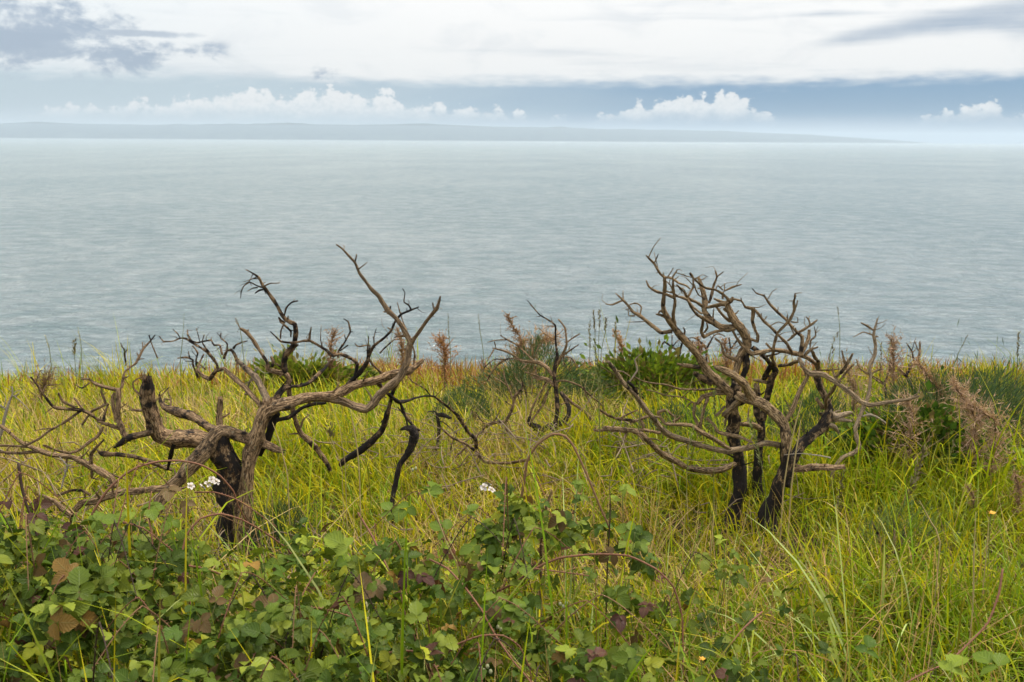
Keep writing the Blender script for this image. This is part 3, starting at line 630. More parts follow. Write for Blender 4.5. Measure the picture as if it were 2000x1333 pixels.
B([(1626,924,9),(1634,906,9.5),(1646,894,10),(1666,886,11),(1678,874,10.5),(1674,858,10),(1671,838,10),(1678,816,10),(1688,794,10),(1696,776,9),(1700,740,8),(1700,716,8),(1708,694,8),(1710,674,8),(1707,654,8),(1710,638,5.5),(1714,622,3)], 'stem', 4.2, 4.5, (-0.15, 0.1), 0, 0.2)
for q in ([(1706,645,4.5),(1694,636,5),(1682,631,3.6)], [(1705,656,3.4),(1686,649,2.8),(1666,659,2)], [(1700,733,5.5),(1680,720,4.5),(1672,702,3)], [(1702,731,4.5),(1712,724,4),(1724,721,3)], [(1710,658,4),(1715,658,4)], [(1714,624,2),(1717,618,1.5)], [(1703,736,3),(1716,746,3),(1728,752,2.4)]): B(q)
B([(1684,814,5),(1698,810,5),(1712,814,4.6),(1730,827,4)], bleach=0.8)

# ---- the small dead shrub in the middle
T = Tree('dead_shrub', 5.0, 'small thin-twigged dead shrub in the middle between the two big ones', 'dead shrub', (1064, 880), M_BARK, 'dead shrubs standing in the grass', 15, 0.4)
B = T.br
B([(1066,905,15),(1063,880,15),(1060,856,15),(1056,842,16),(1048,836,14),(1036,829,11),(1035,815,6)], 'trunk', 5.0, 4.9, (0.8, 0.7))
B([(1054,846,12),(1066,836,13),(1084,833,13),(1100,825,11),(1110,812,10),(1112,796,9),(1105,782,8),(1096,768,8)], 'trunk', None, 5.1, (0.75, 0.5))
B([(1080,834,10),(1086,824,10),(1088,810,10.5),(1089,780,10.5),(1086,756,10.5),(1082,736,10),(1085,718,10),(1088,697,8),(1086,675,5),(1085,654,4.6),(1084,636,4.6),(1070,625,3.4),(1055,616,3.4),(1043,603,3),(1030,587,2)], 'stem', None, 5.0, (0.5, 0.5), 0)
for q in ([(1088,712,8),(1094,703,7),(1106,673,5.5),(1104,642,4.5),(1090,624,3)], [(1108,668,3.6),(1120,660,3.4),(1133,652,3)], [(1084,664,3.4),(1068,655,3.2),(1053,641,2.4)], [(1084,638,2.4),(1068,637,2)],
          [(1092,702,6),(1109,688,4.6),(1130,673,2)], [(1082,735,10),(1070,720,10),(1055,710,10),(1040,706,8),(1018,705,7),(1001,693,5.5),(984,685,4.6),(962,680,3)],
          [(1042,706,5),(1025,688,4.6),(1010,675,4.4),(995,667,4),(977,655,2.6)], [(990,664,3),(970,665,2.6),(952,669,2)], [(1012,703,4),(1002,700,4),(986,703,4.4),(971,714,4.4),(959,730,4),(951,746,3)],
          [(990,702,3.2),(965,703,3.2),(947,717,3),(936,734,2)], [(966,681,3.4),(958,694,3),(952,706,2)], [(968,679,3),(966,668,2.4)], [(1082,754,9),(1067,741,9),(1055,739,8),(1040,738,5)],
          [(1060,739,5),(1046,733,4.6),(1025,727,3.6)], [(1048,736,5.5),(1047,726,5),(1047,716,3.4)], [(1080,752,4.6),(1090,745,4.4),(1107,744,4.4),(1130,753,4.6),(1149,769,4.6),(1178,794,3)],
          [(1097,768,7),(1120,788,8),(1140,804,8),(1158,822,6)], [(1102,828,6),(1120,834,6),(1150,834,7),(1180,838,8),(1218,845,9)], [(1036,828,6),(1036,808,5),(1042,790,4.6),(1060,760,3.6),(1076,738,3)],
          [(1038,822,5.5),(1052,804,5.5),(1062,788,5.5),(1066,778,5),(1072,766,2.4)], [(1018,706,3.4),(1028,712,3),(1018,722,2)], [(1012,690,2.8),(1000,688,2.4)], [(1050,706,3),(1046,690,3),(1056,672,2.2)],
          [(1098,696,3),(1116,700,3.4),(1126,718,3)], [(1100,698,2.6),(1102,716,2)], [(1140,756,3.4),(1146,775,3),(1160,800,3)], [(1095,790,3),(1104,788,3)]):
    B(q)
T = Tree('dead_shrub', 4.8, 'low forked dead branch standing left of the small central dead shrub', 'dead shrub', (930, 880), M_BARK, 'dead shrubs standing in the grass', 16, 0.4)
B = T.br
B([(932,895,11),(929,872,10),(928,856,9),(940,844,8),(948,832,8),(968,826,7.5),(986,824,8),(994,812,8.5),(1002,794,8),(1006,774,7),(1020,758,5),(1020,746,3)], 'stem', 4.8, 4.8, (0.3, 0.3), 0)
for q in ([(987,824,7),(992,842,8),(1010,858,9),(1028,870,9),(1042,882,7)], [(950,832,3.6),(938,818,3),(926,806,2)], [(1004,784,5),(996,764,5),(986,742,4.6),(984,724,3)], [(994,758,3.4),(980,746,3),(966,738,2.4)], [(1018,750,3),(1006,738,2.6)],
          [(962,826,4),(970,814,3.4),(978,800,2.4)], [(1004,796,3),(986,784,2.4)]):
    B(q)
fallen('low crooked branch lying in dry grass in front of the small central shrub', 4.3, [[(860,836,4),(886,856,6),(910,868,7),(932,884,9),(948,902,9),(992,905,8),(1034,897,6)], [(886,856,3),(880,880,3)], [(914,870,4),(900,884,4),(888,894,3)]], 34)
T = fallen('black burnt crooked stump beside the long branch of the left shrub', 3.75, [[(766,985,11),(772,948,10),(780,912,11),(794,890,15),(804,868,18),(811,850,19),(805,838,18),(792,837,11),(782,840,4)]], 35, M_CHAR, name='burnt_stump', cat='stump', group='burnt stumps')
T = fallen('tiny black burnt stub with a knob, left of the central dead shrub', 4.7, [[(854,872,8),(856,852,8),(858,832,9),(855,812,9),(866,811,10),(880,817,6)], [(858,826,3),(874,832,2.6),(892,848,2.6)], [(856,812,3),(842,804,3),(834,806,2)]], 36, M_CHAR, name='burnt_stump', cat='stump', group='burnt stumps')

# ---- dead shrubs along the cliff edge
def edge_shrub(label, d, root, brs, seed):
    t_ = Tree('dead_shrub', d, label, 'dead shrub', root, M_BARK, 'dead shrubs along the cliff edge', seed, 0.5)
    for b_ in brs: t_.br(b_, char=(0.45, 0.35))
edge_shrub('leaning dark dead shrub on the skyline behind the left stub', 7.2, (420, 715), [
    [(426,722,7),(423,711,7),(407,690,7),(391,679,6),(373,669,5.5),(364,663,4.6),(352,661,4),(337,667,3.4),(320,668,3.2),(311,657,2)], [(376,670,4.6),(367,655,4.4),(366,644,2)],
    [(352,661,3),(346,652,3),(337,643,2)], [(370,664,4),(385,670,4),(398,667,4),(412,665,4),(418,675,4.4),(430,675,4.4),(434,693,5.5)], [(394,669,3.4),(399,654,2)], [(391,669,2.4),(383,641,1.6)], [(412,665,3),(414,659,2)],
    [(395,668,3.4),(408,690,5)]], 41)
edge_shrub('low black forked stump on the skyline left of the big left shrub', 7.6, (460, 700), [
    [(464,706,8),(460,696,8),(452,684,8),(442,686,7),(438,700,7)], [(456,682,6),(461,675,5),(472,669,4),(484,666,2)], [(443,684,5),(443,672,4),(431,660,3.4),(431,651,2)], [(432,660,2.4),(424,650,1.6)]], 42)
edge_shrub('small dark many-armed dead shrub in grass below the left skyline', 6.2, (384, 730), [
    [(386,738,6),(383,729,5.6),(377,711,5),(376,703,4.6),(364,699,4.4),(346,700,3)], [(383,716,4.6),(383,703,4.6),(386,690,4.4),(376,676,3)], [(382,706,4.4),(392,714,3.4),(403,723,2)], [(377,706,3),(362,706,2)], [(371,698,2.6),(368,686,2)]], 43)
edge_shrub('thin upright dead twig on the skyline left of centre', 7.3, (662, 690), [
    [(660,700,5),(662,686,4.6),(670,674,4.6),(684,650,4.6),(682,636,4),(680,628,3.4),(671,623,2)], [(676,664,3),(673,655,2)], [(664,686,3.4),(680,675,3)], [(684,650,2.6),(689,648,2)], [(671,676,2.6),(666,674,2)]], 44)
edge_shrub('low bleached branch on the rusty skyline strip left of centre', 7.3, (712, 690), [
    [(718,700,4),(722,676,3.6),(700,677,3.6),(693,671,3)], [(742,690,4),(760,672,4),(770,664,3),(784,664,2.4)], [(732,680,3),(730,660,3),(735,642,2)], [(730,662,3),(728,658,2)]], 45)
edge_shrub('tangled dead shrub on the skyline behind the dense right shrub', 6.8, (1378, 706), [
    [(1380,716,6),(1380,690,6),(1378,680,5.6),(1368,668,4.6),(1356,660,4),(1340,662,2.6)], [(1380,682,5),(1394,656,4),(1404,652,3),(1416,658,2)], [(1324,706,6),(1328,690,5.6),(1332,670,5),(1338,648,4.4),(1334,640,2.6)],
    [(1330,690,4.6),(1312,677,5),(1298,668,4.6),(1291,680,3)], [(1312,677,3.6),(1313,655,2.4)], [(1314,676,3),(1326,664,2.4)], [(1426,700,5),(1426,676,4.6),(1424,660,4)], [(1426,684,3),(1440,664,3),(1450,652,2)], [(1358,690,3),(1374,684,2)], [(1396,660,2.6),(1410,670,2.4),(1418,676,2)]], 46)
edge_shrub('upright two-pronged dead shrub right of the pale crooked stem', 5.8, (1788, 770), [
    [(1790,790,7),(1786,764,7),(1774,742,8),(1768,732,7),(1754,720,4.4)], [(1770,733,6.6),(1778,718,6.6),(1790,708,6.6),(1796,686,5.4),(1797,667,3)], [(1786,711,4.4),(1782,688,4),(1770,670,2.2)], [(1794,686,3),(1786,666,2)], [(1776,720,4),(1775,712,3)], [(1784,700,3),(1772,694,2)]], 47)
edge_shrub('slender dark dead twig between the pale stem and the two-pronged shrub', 5.9, (1730, 766), [
    [(1732,790,5),(1730,764,5),(1728,748,5.6),(1738,722,4.6),(1738,706,3)], [(1730,752,3),(1716,742,3),(1704,734,2.4)], [(1738,722,3),(1744,740,3),(1738,754,2)]], 48)
edge_shrub('tiny upright dead twig on the far left skyline', 7.4, (245, 700), [[(246,714,4),(244,694,4),(242,682,3.6),(236,676,3)], [(243,690,3),(250,682,2)], [(240,680,2.6),(236,670,2)]], 49)
# ------------------------------------------------------------------ plant materials
def leafy_mat(name, use_object_color, trans=0.35, gloss=0.06, rough=0.45, veins=True):
    m, t, o = new_mat(name)
    if use_object_color:
        oi = t.nodes.new('ShaderNodeObjectInfo'); c = oi.outputs['Color']
    else: c = attr(t, 'Col')
    nrm = None
    p = geo_pos(t)
    mott = noise(p, 90.0, 3, 0.6)
    c = mixc(sstep(mott, 0.35, 0.7) * 0.5, c, mulc(c, (1.35, 1.25, 1.0)))
    if veins:
        uvn = t.nodes.new('ShaderNodeUVMap'); u, v, _ = sep(uvn.outputs[0])
        au = X.m('ABSOLUTE', u - 0.5) * 2.0
        k = X.m('SINE', (v * 6.0 - au * 2.0) * 6.28318) * 0.5 + 0.5
        rib = sstep(au, 0.10, 0.0)
        c = mixc(vmax(sstep(k, 0.86, 1.0) * 0.16, rib * 0.35), c, mixc(0.5, c, (0.22, 0.26, 0.10)))
        bn = t.nodes.new('ShaderNodeBump'); bn.inputs['Strength'].default_value = 0.30; bn.inputs['Distance'].default_value = 0.004
        t.links.new((k * -0.7 - rib).v, bn.inputs['Height']); nrm = bn.outputs[0]
    d = t.nodes.new('ShaderNodeBsdfDiffuse'); tr = t.nodes.new('ShaderNodeBsdfTranslucent'); g = t.nodes.new('ShaderNodeBsdfGlossy')
    g.inputs['Roughness'].default_value = rough
    t.links.new(c, d.inputs[0]); t.links.new(mulc(c, (1.35, 1.35, 0.7)), tr.inputs[0])
    if nrm: [t.links.new(nrm, k_.inputs['Normal']) for k_ in (d, g)]
    m1 = t.nodes.new('ShaderNodeMixShader'); m1.inputs[0].default_value = trans
    t.links.new(d.outputs[0], m1.inputs[1]); t.links.new(tr.outputs[0], m1.inputs[2])
    m2 = t.nodes.new('ShaderNodeMixShader'); m2.inputs[0].default_value = gloss
    t.links.new(m1.outputs[0], m2.inputs[1]); t.links.new(g.outputs[0], m2.inputs[2])
    t.links.new(m2.outputs[0], o.inputs[0]); return m
M_GRASS = leafy_mat("grass_blade", False, 0.27, 0.010, 0.4, False)
M_LEAF = leafy_mat("bramble_leaf", True, 0.20, 0.010, 0.35, True)
M_LEAFS = leafy_mat("bramble_leaf_mass", False, 0.18, 0.008, 0.35, True)
M_SPINE = leafy_mat("gorse_spine", False, 0.20, 0.015, 0.5, False)
def simple(name, base, rough=0.8, var=0.5, scale=60.0, spec=0.2):
    m, t, o = new_mat(name); n_ = noise(geo_pos(t), scale, 4)
    principled(t, o, mixc(n_, tuple(k * (1 - var) for k in base), tuple(min(1, k * (1 + var)) for k in base)), rough, spec, n_, 0.002)
    return m
M_CANE = simple("bramble_cane", (0.17, 0.075, 0.04), 0.6, 0.5, 40)
M_CANEB = simple("brown_hairy_cane", (0.20, 0.11, 0.055), 0.8, 0.4, 90)
M_CANEP = simple("dark_purple_cane", (0.045, 0.025, 0.018), 0.6, 0.5, 40)
M_STRAW = simple("straw_stalk", (0.36, 0.27, 0.12), 0.7, 0.3, 30)
M_GSTALK = simple("green_stalk", (0.13, 0.14, 0.04), 0.6, 0.3, 30)
M_SEED = simple("grass_seed_head", (0.15, 0.12, 0.055), 0.8, 0.4, 120)
M_SEEDP = simple("pale_seed_head", (0.40, 0.35, 0.18), 0.8, 0.3, 120)
M_PETAL = simple("white_petal", (0.52, 0.46, 0.41), 0.7, 0.15, 60)
M_STAMEN = simple("brown_stamen", (0.30, 0.22, 0.10), 0.8, 0.3, 200)
M_YELLOW = simple("orange_yellow_petal", (0.62, 0.30, 0.03), 0.6, 0.2, 60)
M_BUD = simple("green_bud", (0.28, 0.28, 0.15), 0.7, 0.25, 100)

# ------------------------------------------------------------------ brambles
def leaflet(L, Wd, rows, fold, droop, rng, hi=True):
    """ovate toothed leaflet along +X, base at origin; returns V, F(tris/quads), uv"""
    V, uv = [], []
    for i in range(rows):
        s = i / (rows - 1)
        hw = 0.5 * Wd * (math.sin(math.pi * min(1, s ** 0.72)) ** 0.75) if 0 < s < 1 else 0.0
        if hi and 0 < s < 1: hw *= 1.0 + (0.09 if i % 2 else -0.07)
        x = L * s * math.cos(droop * s * 0.6); z = -L * s * s * math.sin(droop) * 0.6
        plt = (0.012 if i % 2 else -0.012) * L * (1.3 if hi else 1) * (1 - s * 0.4)
        V += [(x + L * 0.03, -hw, z + hw * fold + plt), (x, 0, z - 0.006 * L), (x + L * 0.03, hw, z + hw * fold + plt)]
        uv += [(0.0, s), (0.5, s), (1.0, s)]
    F = []
    for i in range(rows - 1):
        a = i * 3
        F += [(a, a + 1, a + 4, a + 3), (a + 1, a + 2, a + 5, a + 4)]
    return np.array(V), np.array(F), np.array(uv)
def rotz(V, a): c, s = math.cos(a), math.sin(a); return V @ np.array([[c, s, 0], [-s, c, 0], [0, 0, 1]])
def rotx(V, a): c, s = math.cos(a), math.sin(a); return V @ np.array([[1, 0, 0], [0, c, s], [0, -s, c]])
def compound(rng, hi=True, five=False):
    """a bramble leaf: terminal leaflet, two (or four) side leaflets, short stalk; unit scale ~ 9 cm"""
    rows = 9 if hi else 6
    parts = []
    L = 0.055 * rng.uniform(0.9, 1.15)
    V, F, uv = leaflet(L, L * rng.uniform(0.74, 0.9), rows, rng.uniform(0.1, 0.5), rng.uniform(0.2, 0.9), rng, hi)
    parts.append((rotx(V, rng.uniform(-.3, .3)) + np.array([0.032, 0, 0]), F, uv))
    for sgn in (-1, 1):
        L2 = L * rng.uniform(0.72, 0.9)
        V, F, uv = leaflet(L2, L2 * rng.uniform(0.66, 0.82), rows, rng.uniform(0.1, 0.5), rng.uniform(0.2, 0.9), rng, hi)
        parts.append((rotz(rotx(V, rng.uniform(-.5, .5)), sgn * rng.uniform(0.95, 1.35)) + np.array([0.018, 0, 0]), F, uv))
        if five:
            L3 = L * 0.6; V, F, uv = leaflet(L3, L3 * 0.7, rows, 0.3, 0.5, rng, hi)
            parts.append((rotz(V, sgn * 2.0) + np.array([0.014, 0, 0]), F, uv))
    # stalk
    V = np.array([(-0.03, -.0008, -.006), (-0.03, .0008, -.006), (0.034, -.0006, -.001), (0.034, .0006, -.001)]); parts.append((V, np.array([(0, 1, 3, 2)]), np.full((4, 2), 0.5)))
    n = 0; Vs, Fs, us = [], [], []
    for V, F, u in parts: Vs.append(V); Fs.append(F + n); us.append(u); n += len(V)
    return np.concatenate(Vs), np.concatenate(Fs), np.concatenate(us)
lr = random.Random(4)
LEAF_HI = [mesh_np("leaf", V, [F], M_LEAF, uv=u) for V, F, u in (compound(lr, True, k % 5 == 4) for k in range(12))]
LEAF_LO = [compound(lr, False) for k in range(8)]

# where brambles grow (ground plan) and how high they stand
def bramble_h(x, y):
    left = 1 / (1 + np.exp((x - 0.10) * 6))
    fade = np.clip((3.25 + 0.25 * np.sin(x * 3.1) - y) / 0.5, 0, 1)
    h = (0.49 + 0.26 * (fbm(x * 3.0, y * 3.0, 31, 2) - 0.5) * 2 + 0.08 * (fbm(x * 7, y * 7, 33) - 0.5) * 2) * (0.72 + 0.28 * left) + 0.10 * np.exp(-(((x + 0.15) / 0.50) ** 2 + ((y - 2.8) / 0.40) ** 2))
    return h * (0.35 + 0.65 * fade)
def bramble_d(x, y):
    """0..1 how leafy the thicket is"""
    left = 1 / (1 + np.exp((x + 0.18) * 5))
    d = left * np.clip((3.2 + 0.2 * np.sin(x * 3.1) - y) / 0.25, 0, 1)
    mid = np.exp(-((x - 0.0) / 0.50) ** 2) * np.clip((3.15 - y) / 0.3, 0, 1) * 0.9
    right = np.clip((x - 0.1) / 0.3, 0, 1) * np.clip((2.3 + 0.2 * np.sin(x * 4) - y) / 0.3, 0, 1) * 0.6
    d = np.maximum(np.maximum(d, mid), right)
    d = d * np.clip((fbm(x * 4.2, y * 4.2, 36) - 0.38) / 0.16, 0.04, 1) * np.clip((fbm(x * 3.0, y * 3.0, 31, 2) - 0.22) / 0.3, 0.15, 1) 
    # bare dry patch round the left trunk
    d = d * (1 - 0.9 * np.exp(-(((x + 0.93) / 0.22) ** 2 + ((y - 3.25) / 0.45) ** 2)))
    return np.clip(d, 0, 1)
CLUMPS = [((60, 1290), 'dense dark bramble clump filling the bottom left corner'),
          ((60, 1090), 'bramble clump with purple young leaves at the left edge under the fallen branches'),
          ((250, 1010), 'pale green bramble clump below the thick leaning log, under the arching cane'),
          ((250, 1180), 'bramble clump crossed by a reddish thorny cane, lower left'),
          ((330, 1300), 'dark bramble clump at the bottom edge mixed with upright grass blades, left'),
          ((470, 1190), 'bramble clump with deep dark gaps in front of the left trunk'),
          ((570, 1300), 'bramble clump at the bottom edge between thin upright straw stems'),
          ((690, 1110), 'bramble clump with one broad bright green leaf left of centre'),
          ((740, 1280), 'broad-leaved bramble clump at the bottom centre under two crossing canes'),
          ((850, 1010), 'fresh light green bramble clump beside the black burnt stump'),
          ((930, 1200), 'bramble clump with pale buds in the middle of the foreground'),
          ((1100, 1290), 'sparse bramble clump at the bottom edge right of centre'),
          ((1180, 1110), 'thin bramble growth under the long arching cane right of centre'),
          ((1500, 1290), 'low dark bramble clump under grass at the bottom right'),
          ((1850, 1290), 'low bramble clump in the bottom right corner beside a curved cane')]
def on_plane(px, py, z):
    v = ray(px, py); k = (z - CAM_H) / v.z; return Vector((0, 0, CAM_H)) + v * k
CC = np.array([tuple(on_plane(a, b, 0.36))[:2] for (a, b), _ in CLUMPS])
croots = []
for k, (px_, lab) in enumerate(CLUMPS):
    croots.append(thing('bramble', (CC[k][0], CC[k][1], gz(*CC[k])), lab, 'bramble', 'brambles along the front of the meadow'))

PAL = np.array([(0.060, 0.086, 0.010), (0.040, 0.066, 0.008), (0.092, 0.120, 0.014), (0.140, 0.168, 0.022), (0.046, 0.078, 0.012), (0.19, 0.200, 0.016), (0.090, 0.056, 0.024), (0.066, 0.030, 0.022), (0.17, 0.10, 0.026)])
def leaf_colors(n, x, y, rng):
    pr = np.array([0.24, 0.20, 0.20, 0.11, 0.13, 0.03, 0.04, 0.035, 0.015])
    c = PAL[rng.choice(len(PAL), n, p=pr)]
    c = c * (0.80 + 0.75 * rng.random((n, 1)) ** 1.6)
    fresh = np.exp(-(((x + 0.25) / 0.5) ** 2 + ((y - 3.0) / 0.5) ** 2))[:, None]      # young growth round the centre
    return c * (1 + fresh * np.array([[0.55, 0.5, 0.25]]))
def leaf_frames(n, x, y, z, rng, tilt=0.7):
    yaw = rng.random(n) * 2 * math.pi
    nx_ = rng.normal(0, tilt, n); ny_ = rng.normal(-0.22, tilt, n); nz_ = np.ones(n)
    N = np.stack([nx_, ny_, nz_], -1); N /= np.linalg.norm(N, axis=1, keepdims=True)
    D = np.stack([np.cos(yaw), np.sin(yaw), np.zeros(n)], -1); D -= N * (D * N).sum(1, keepdims=True); D /= np.linalg.norm(D, axis=1, keepdims=True)
    return D, np.cross(N, D), N
rng = np.random.default_rng(21)
# candidates over the plan
n = 60000
yy = 1.25 + 2.2 * rng.random(n); xx = (rng.random(n) * 2 - 1) * (0.62 * yy + 0.35)
keep = rng.random(n) < bramble_d(xx, yy) * (xx ** 2 * 0 + 1)
xx, yy = xx[keep], yy[keep]
H = bramble_h(xx, yy); G = ground_z(xx, yy)
# top layer -> single leaves, deeper layers -> leaf mass
ntop = 3300
idx = rng.permutation(len(xx))
top = idx[:ntop]; deep = idx[ntop:ntop + 1300]
def owner(x, y):
    return np.argmin(((x[:, None] - CC[None, :, 0]) * 1.0) ** 2 + ((y[:, None] - CC[None, :, 1]) * 1.1) ** 2, axis=1)
x, y = xx[top], yy[top]; z = G[top] + H[top] - 0.10 * rng.random(ntop) ** 1.5 + 0.05 * (rng.random(ntop) < 0.15) * rng.random(ntop)
D, S, N = leaf_frames(ntop, x, y, z, rng)
C = leaf_colors(ntop, x, y, rng); ow = owner(x, y)
sz = 0.42 + 0.34 * rng.random(ntop) ** 1.5; sz *= np.where(rng.random(ntop) < 0.06, 1.35, 1.0)
cnt = [0] * len(CLUMPS); spill = []
for i in range(ntop):
    k = int(ow[i])
    if cnt[k] >= 290: spill.append(i); continue
    cnt[k] += 1
    o_ = bpy.data.objects.new('leaf', LEAF_HI[int(rng.integers(len(LEAF_HI)))]); COL.objects.link(o_); o_.parent = croots[k]
    r0 = croots[k].location
    M = Matrix(((D[i][0] * sz[i], S[i][0] * sz[i], N[i][0] * sz[i], x[i] - r0.x), (D[i][1] * sz[i], S[i][1] * sz[i], N[i][1] * sz[i], y[i] - r0.y), (D[i][2] * sz[i], S[i][2] * sz[i], N[i][2] * sz[i], z[i] - r0.z), (0, 0, 0, 1)))
    o_.matrix_local = M; o_.color = (*C[i], 1)
x2 = np.concatenate([xx[deep], x[spill]]); y2 = np.concatenate([yy[deep], y[spill]])
nd = len(x2); u_ = rng.random(nd)
z2 = ground_z(x2, y2) + bramble_h(x2, y2) * (0.95 - 0.85 * u_ ** 1.2)
z2[len(deep):] = z[spill]
D2, S2, N2 = leaf_frames(nd, x2, y2, z2, rng, 0.7); C2 = leaf_colors(nd, x2, y2, rng); ow2 = owner(x2, y2); s2 = 0.50 + 0.35 * rng.random(nd)
for k in range(len(CLUMPS)):
    Vs, Fs, us, cs_ = [], [], [], []; nv = 0
    for i in np.nonzero(ow2 == k)[0]:
        V, F, u = LEAF_LO[i % len(LEAF_LO)]
        Vs.append((V * s2[i]) @ np.array([D2[i], S2[i], N2[i]]) + np.array([x2[i], y2[i], z2[i]])); Fs.append(F + nv); us.append(u); cs_.append(np.repeat(C2[i][None], len(V), 0)); nv += len(V)
    if nv: tag(link('leaf_mass', mesh_np('leaf_mass', np.concatenate(Vs), [np.concatenate(Fs)], M_LEAFS, np.concatenate(cs_), np.concatenate(us)), croots[k]), kind='stuff')

# canes: arching thorny stems
def cane_mesh(W, r0, r1, thorns, rng, sides=6):
    n_ = len(W); Rd = [r0 + (r1 - r0) * i / (n_ - 1) for i in range(n_)]
    V, F, uv, at = tube(W, Rd, sides, 0.05, rng.randrange(10 ** 6), 0, None, step=0.02, gnarl=0.05)
    F3 = [f for f in F if f.shape[1] == 3]; F4 = [f for f in F if f.shape[1] == 4]
    if thorns:
        Q, _ = catmull(W, Rd, 0.011); tv, tf = [], []; nv = len(V)
        for i in range(1, len(Q) - 1):
            tg = (Q[i + 1] - Q[i - 1]).normalized(); a = Vector((rng.gauss(0, 1), rng.gauss(0, 1), rng.gauss(0, 1))); nr = (a - tg * a.dot(tg)).normalized()
            b = Q[i]; r = r0 * 0.9; ln = rng.uniform(0.0035, 0.0065)
            s_ = len(tv) + nv
            tv += [tuple(b + tg * 0.0022 + nr * r * .7), tuple(b - tg * 0.0022 + nr * r * .7), tuple(b + nr * (r + ln) - tg * 0.002), tuple(b + tg.cross(nr) * 0.0012 + nr * r * .7)]
            tf += [(s_, s_ + 1, s_ + 2), (s_ + 1, s_ + 3, s_ + 2), (s_ + 3, s_, s_ + 2)]
        V = np.concatenate([V, np.array(tv)]); F3.append(np.array(tf))
    return V, F4 + [np.concatenate(F3)]
def nearest_clump(p): return croots[int(np.argmin([(p.x - c[0]) ** 2 + (p.y - c[1]) ** 2 for c in CC]))]
crng = random.Random(9)
def cane(pts, d0, d1, wpx=4.5, mat=None, thorns=True, lab=None):
    acc = [0.0]
    for i in range(len(pts) - 1): acc.append(acc[-1] + math.hypot(pts[i + 1][0] - pts[i][0], pts[i + 1][1] - pts[i][1]))
    W = [P(x, y, d0 + (d1 - d0) * acc[i] / acc[-1]) for i, (x, y) in enumerate(pts)]
    r = wpx * 0.5 * MPP((d0 + d1) / 2)
    V, F = cane_mesh(W, r, r * 0.7, thorns, crng)
    o_ = link('cane', mesh_np('cane', V, F, mat or M_CANE), nearest_clump(W[len(W) // 2]))
    if lab: o_['label'] = lab
cane([(120,1216),(130,1209),(189,1174),(245,1139),(298,1115),(333,1102),(385,1108),(420,1118),(455,1132)], 2.25, 2.55, 5.5, lab='reddish thorny cane across the lower left leaves')
cane([(375,1190),(357,1125),(354,1090),(364,1045),(392,1013),(430,1004),(472,1015),(518,1041),(560,1072),(592,1108)], 2.5, 2.8, 4.5, lab='small thorny arch in front of the left trunk')
cane([(160,1090),(168,1046),(176,1014),(188,990),(210,958),(240,930),(270,912),(310,902),(350,900),(380,905),(400,912),(430,930),(456,960),(464,985),(480,1016)], 2.75, 3.0, 5, M_CANE, False, 'smooth brown cane arching over the left leaves')
cane([(380,962),(420,962),(460,975),(500,1000),(540,1030)], 2.9, 2.9, 3.5)
cane([(699,1002),(727,1048),(758,1111),(780,1146),(790,1195),(804,1233),(825,1275),(853,1335),(880,1400)], 2.7, 2.05, 4.6)
cane([(839,1093),(874,1111),(909,1149),(940,1191),(965,1237),(1000,1289),(1038,1335),(1060,1400)], 2.45, 2.0, 4.8)
cane([(954,1163),(1000,1142),(1045,1111),(1094,1090),(1157,1083),(1227,1086),(1280,1111),(1315,1146),(1332,1202),(1334,1280),(1332,1340)], 2.5, 2.3, 5, lab='long thorny cane arching over the grass right of centre')
cane([(1045,1111),(1100,1118),(1150,1125)], 2.45, 2.5, 3.4)
cane([(860,1290),(895,1258),(940,1242),(983,1242),(1014,1262),(1035,1307),(1038,1340)], 2.1, 2.1, 4)
cane([(720,1300),(755,1276),(807,1272),(836,1300),(850,1335)], 2.1, 2.1, 4.4)
cane([(1958,1112),(1951,1160),(1930,1216),(1895,1254),(1853,1293),(1807,1314),(1769,1335),(1720,1370)], 2.35, 2.1, 5, lab='pinkish curved cane at the bottom right')
cane([(1489,1195),(1454,1226),(1419,1268),(1391,1310),(1370,1350)], 2.35, 2.15, 4)
cane([(36,905),(42,950),(52,986),(68,1032),(76,1070)], 2.8, 2.75, 7, M_CANEP, True, 'thick dark purple cane at the left edge')
cane([(73,1258),(105,1223),(130,1174),(140,1150)], 2.15, 2.3, 5)
cane([(73,1258),(115,1268),(133,1293),(147,1335)], 2.12, 2.05, 4)
cane([(616,1118),(588,1167),(560,1237),(530,1285),(500,1330)], 2.45, 2.1, 3, M_CANE, False)
cane([(539,1340),(546,1286),(574,1223),(602,1188),(640,1191),(697,1209)], 2.1, 2.25, 3.8)
cane([(1012,1020),(1018,975),(1024,940),(1030,900),(1050,868),(1080,848),(1104,852),(1120,872),(1134,900),(1150,936),(1172,990),(1190,1030)], 3.0, 2.9, 6, M_CANEB, False, 'brown hairy stalk bent in a hoop in the centre')
cane([(190,1140),(215,1060),(222,1000),(232,935)], 2.6, 2.75, 3.4, M_CANEB, False)
cane([(300,1090),(296,1040),(290,1000),(296,960)], 2.6, 2.7, 3.6, M_CANE)
cane([(240,1020),(280,1032),(330,1070),(360,1100)], 2.6, 2.6, 3.4)
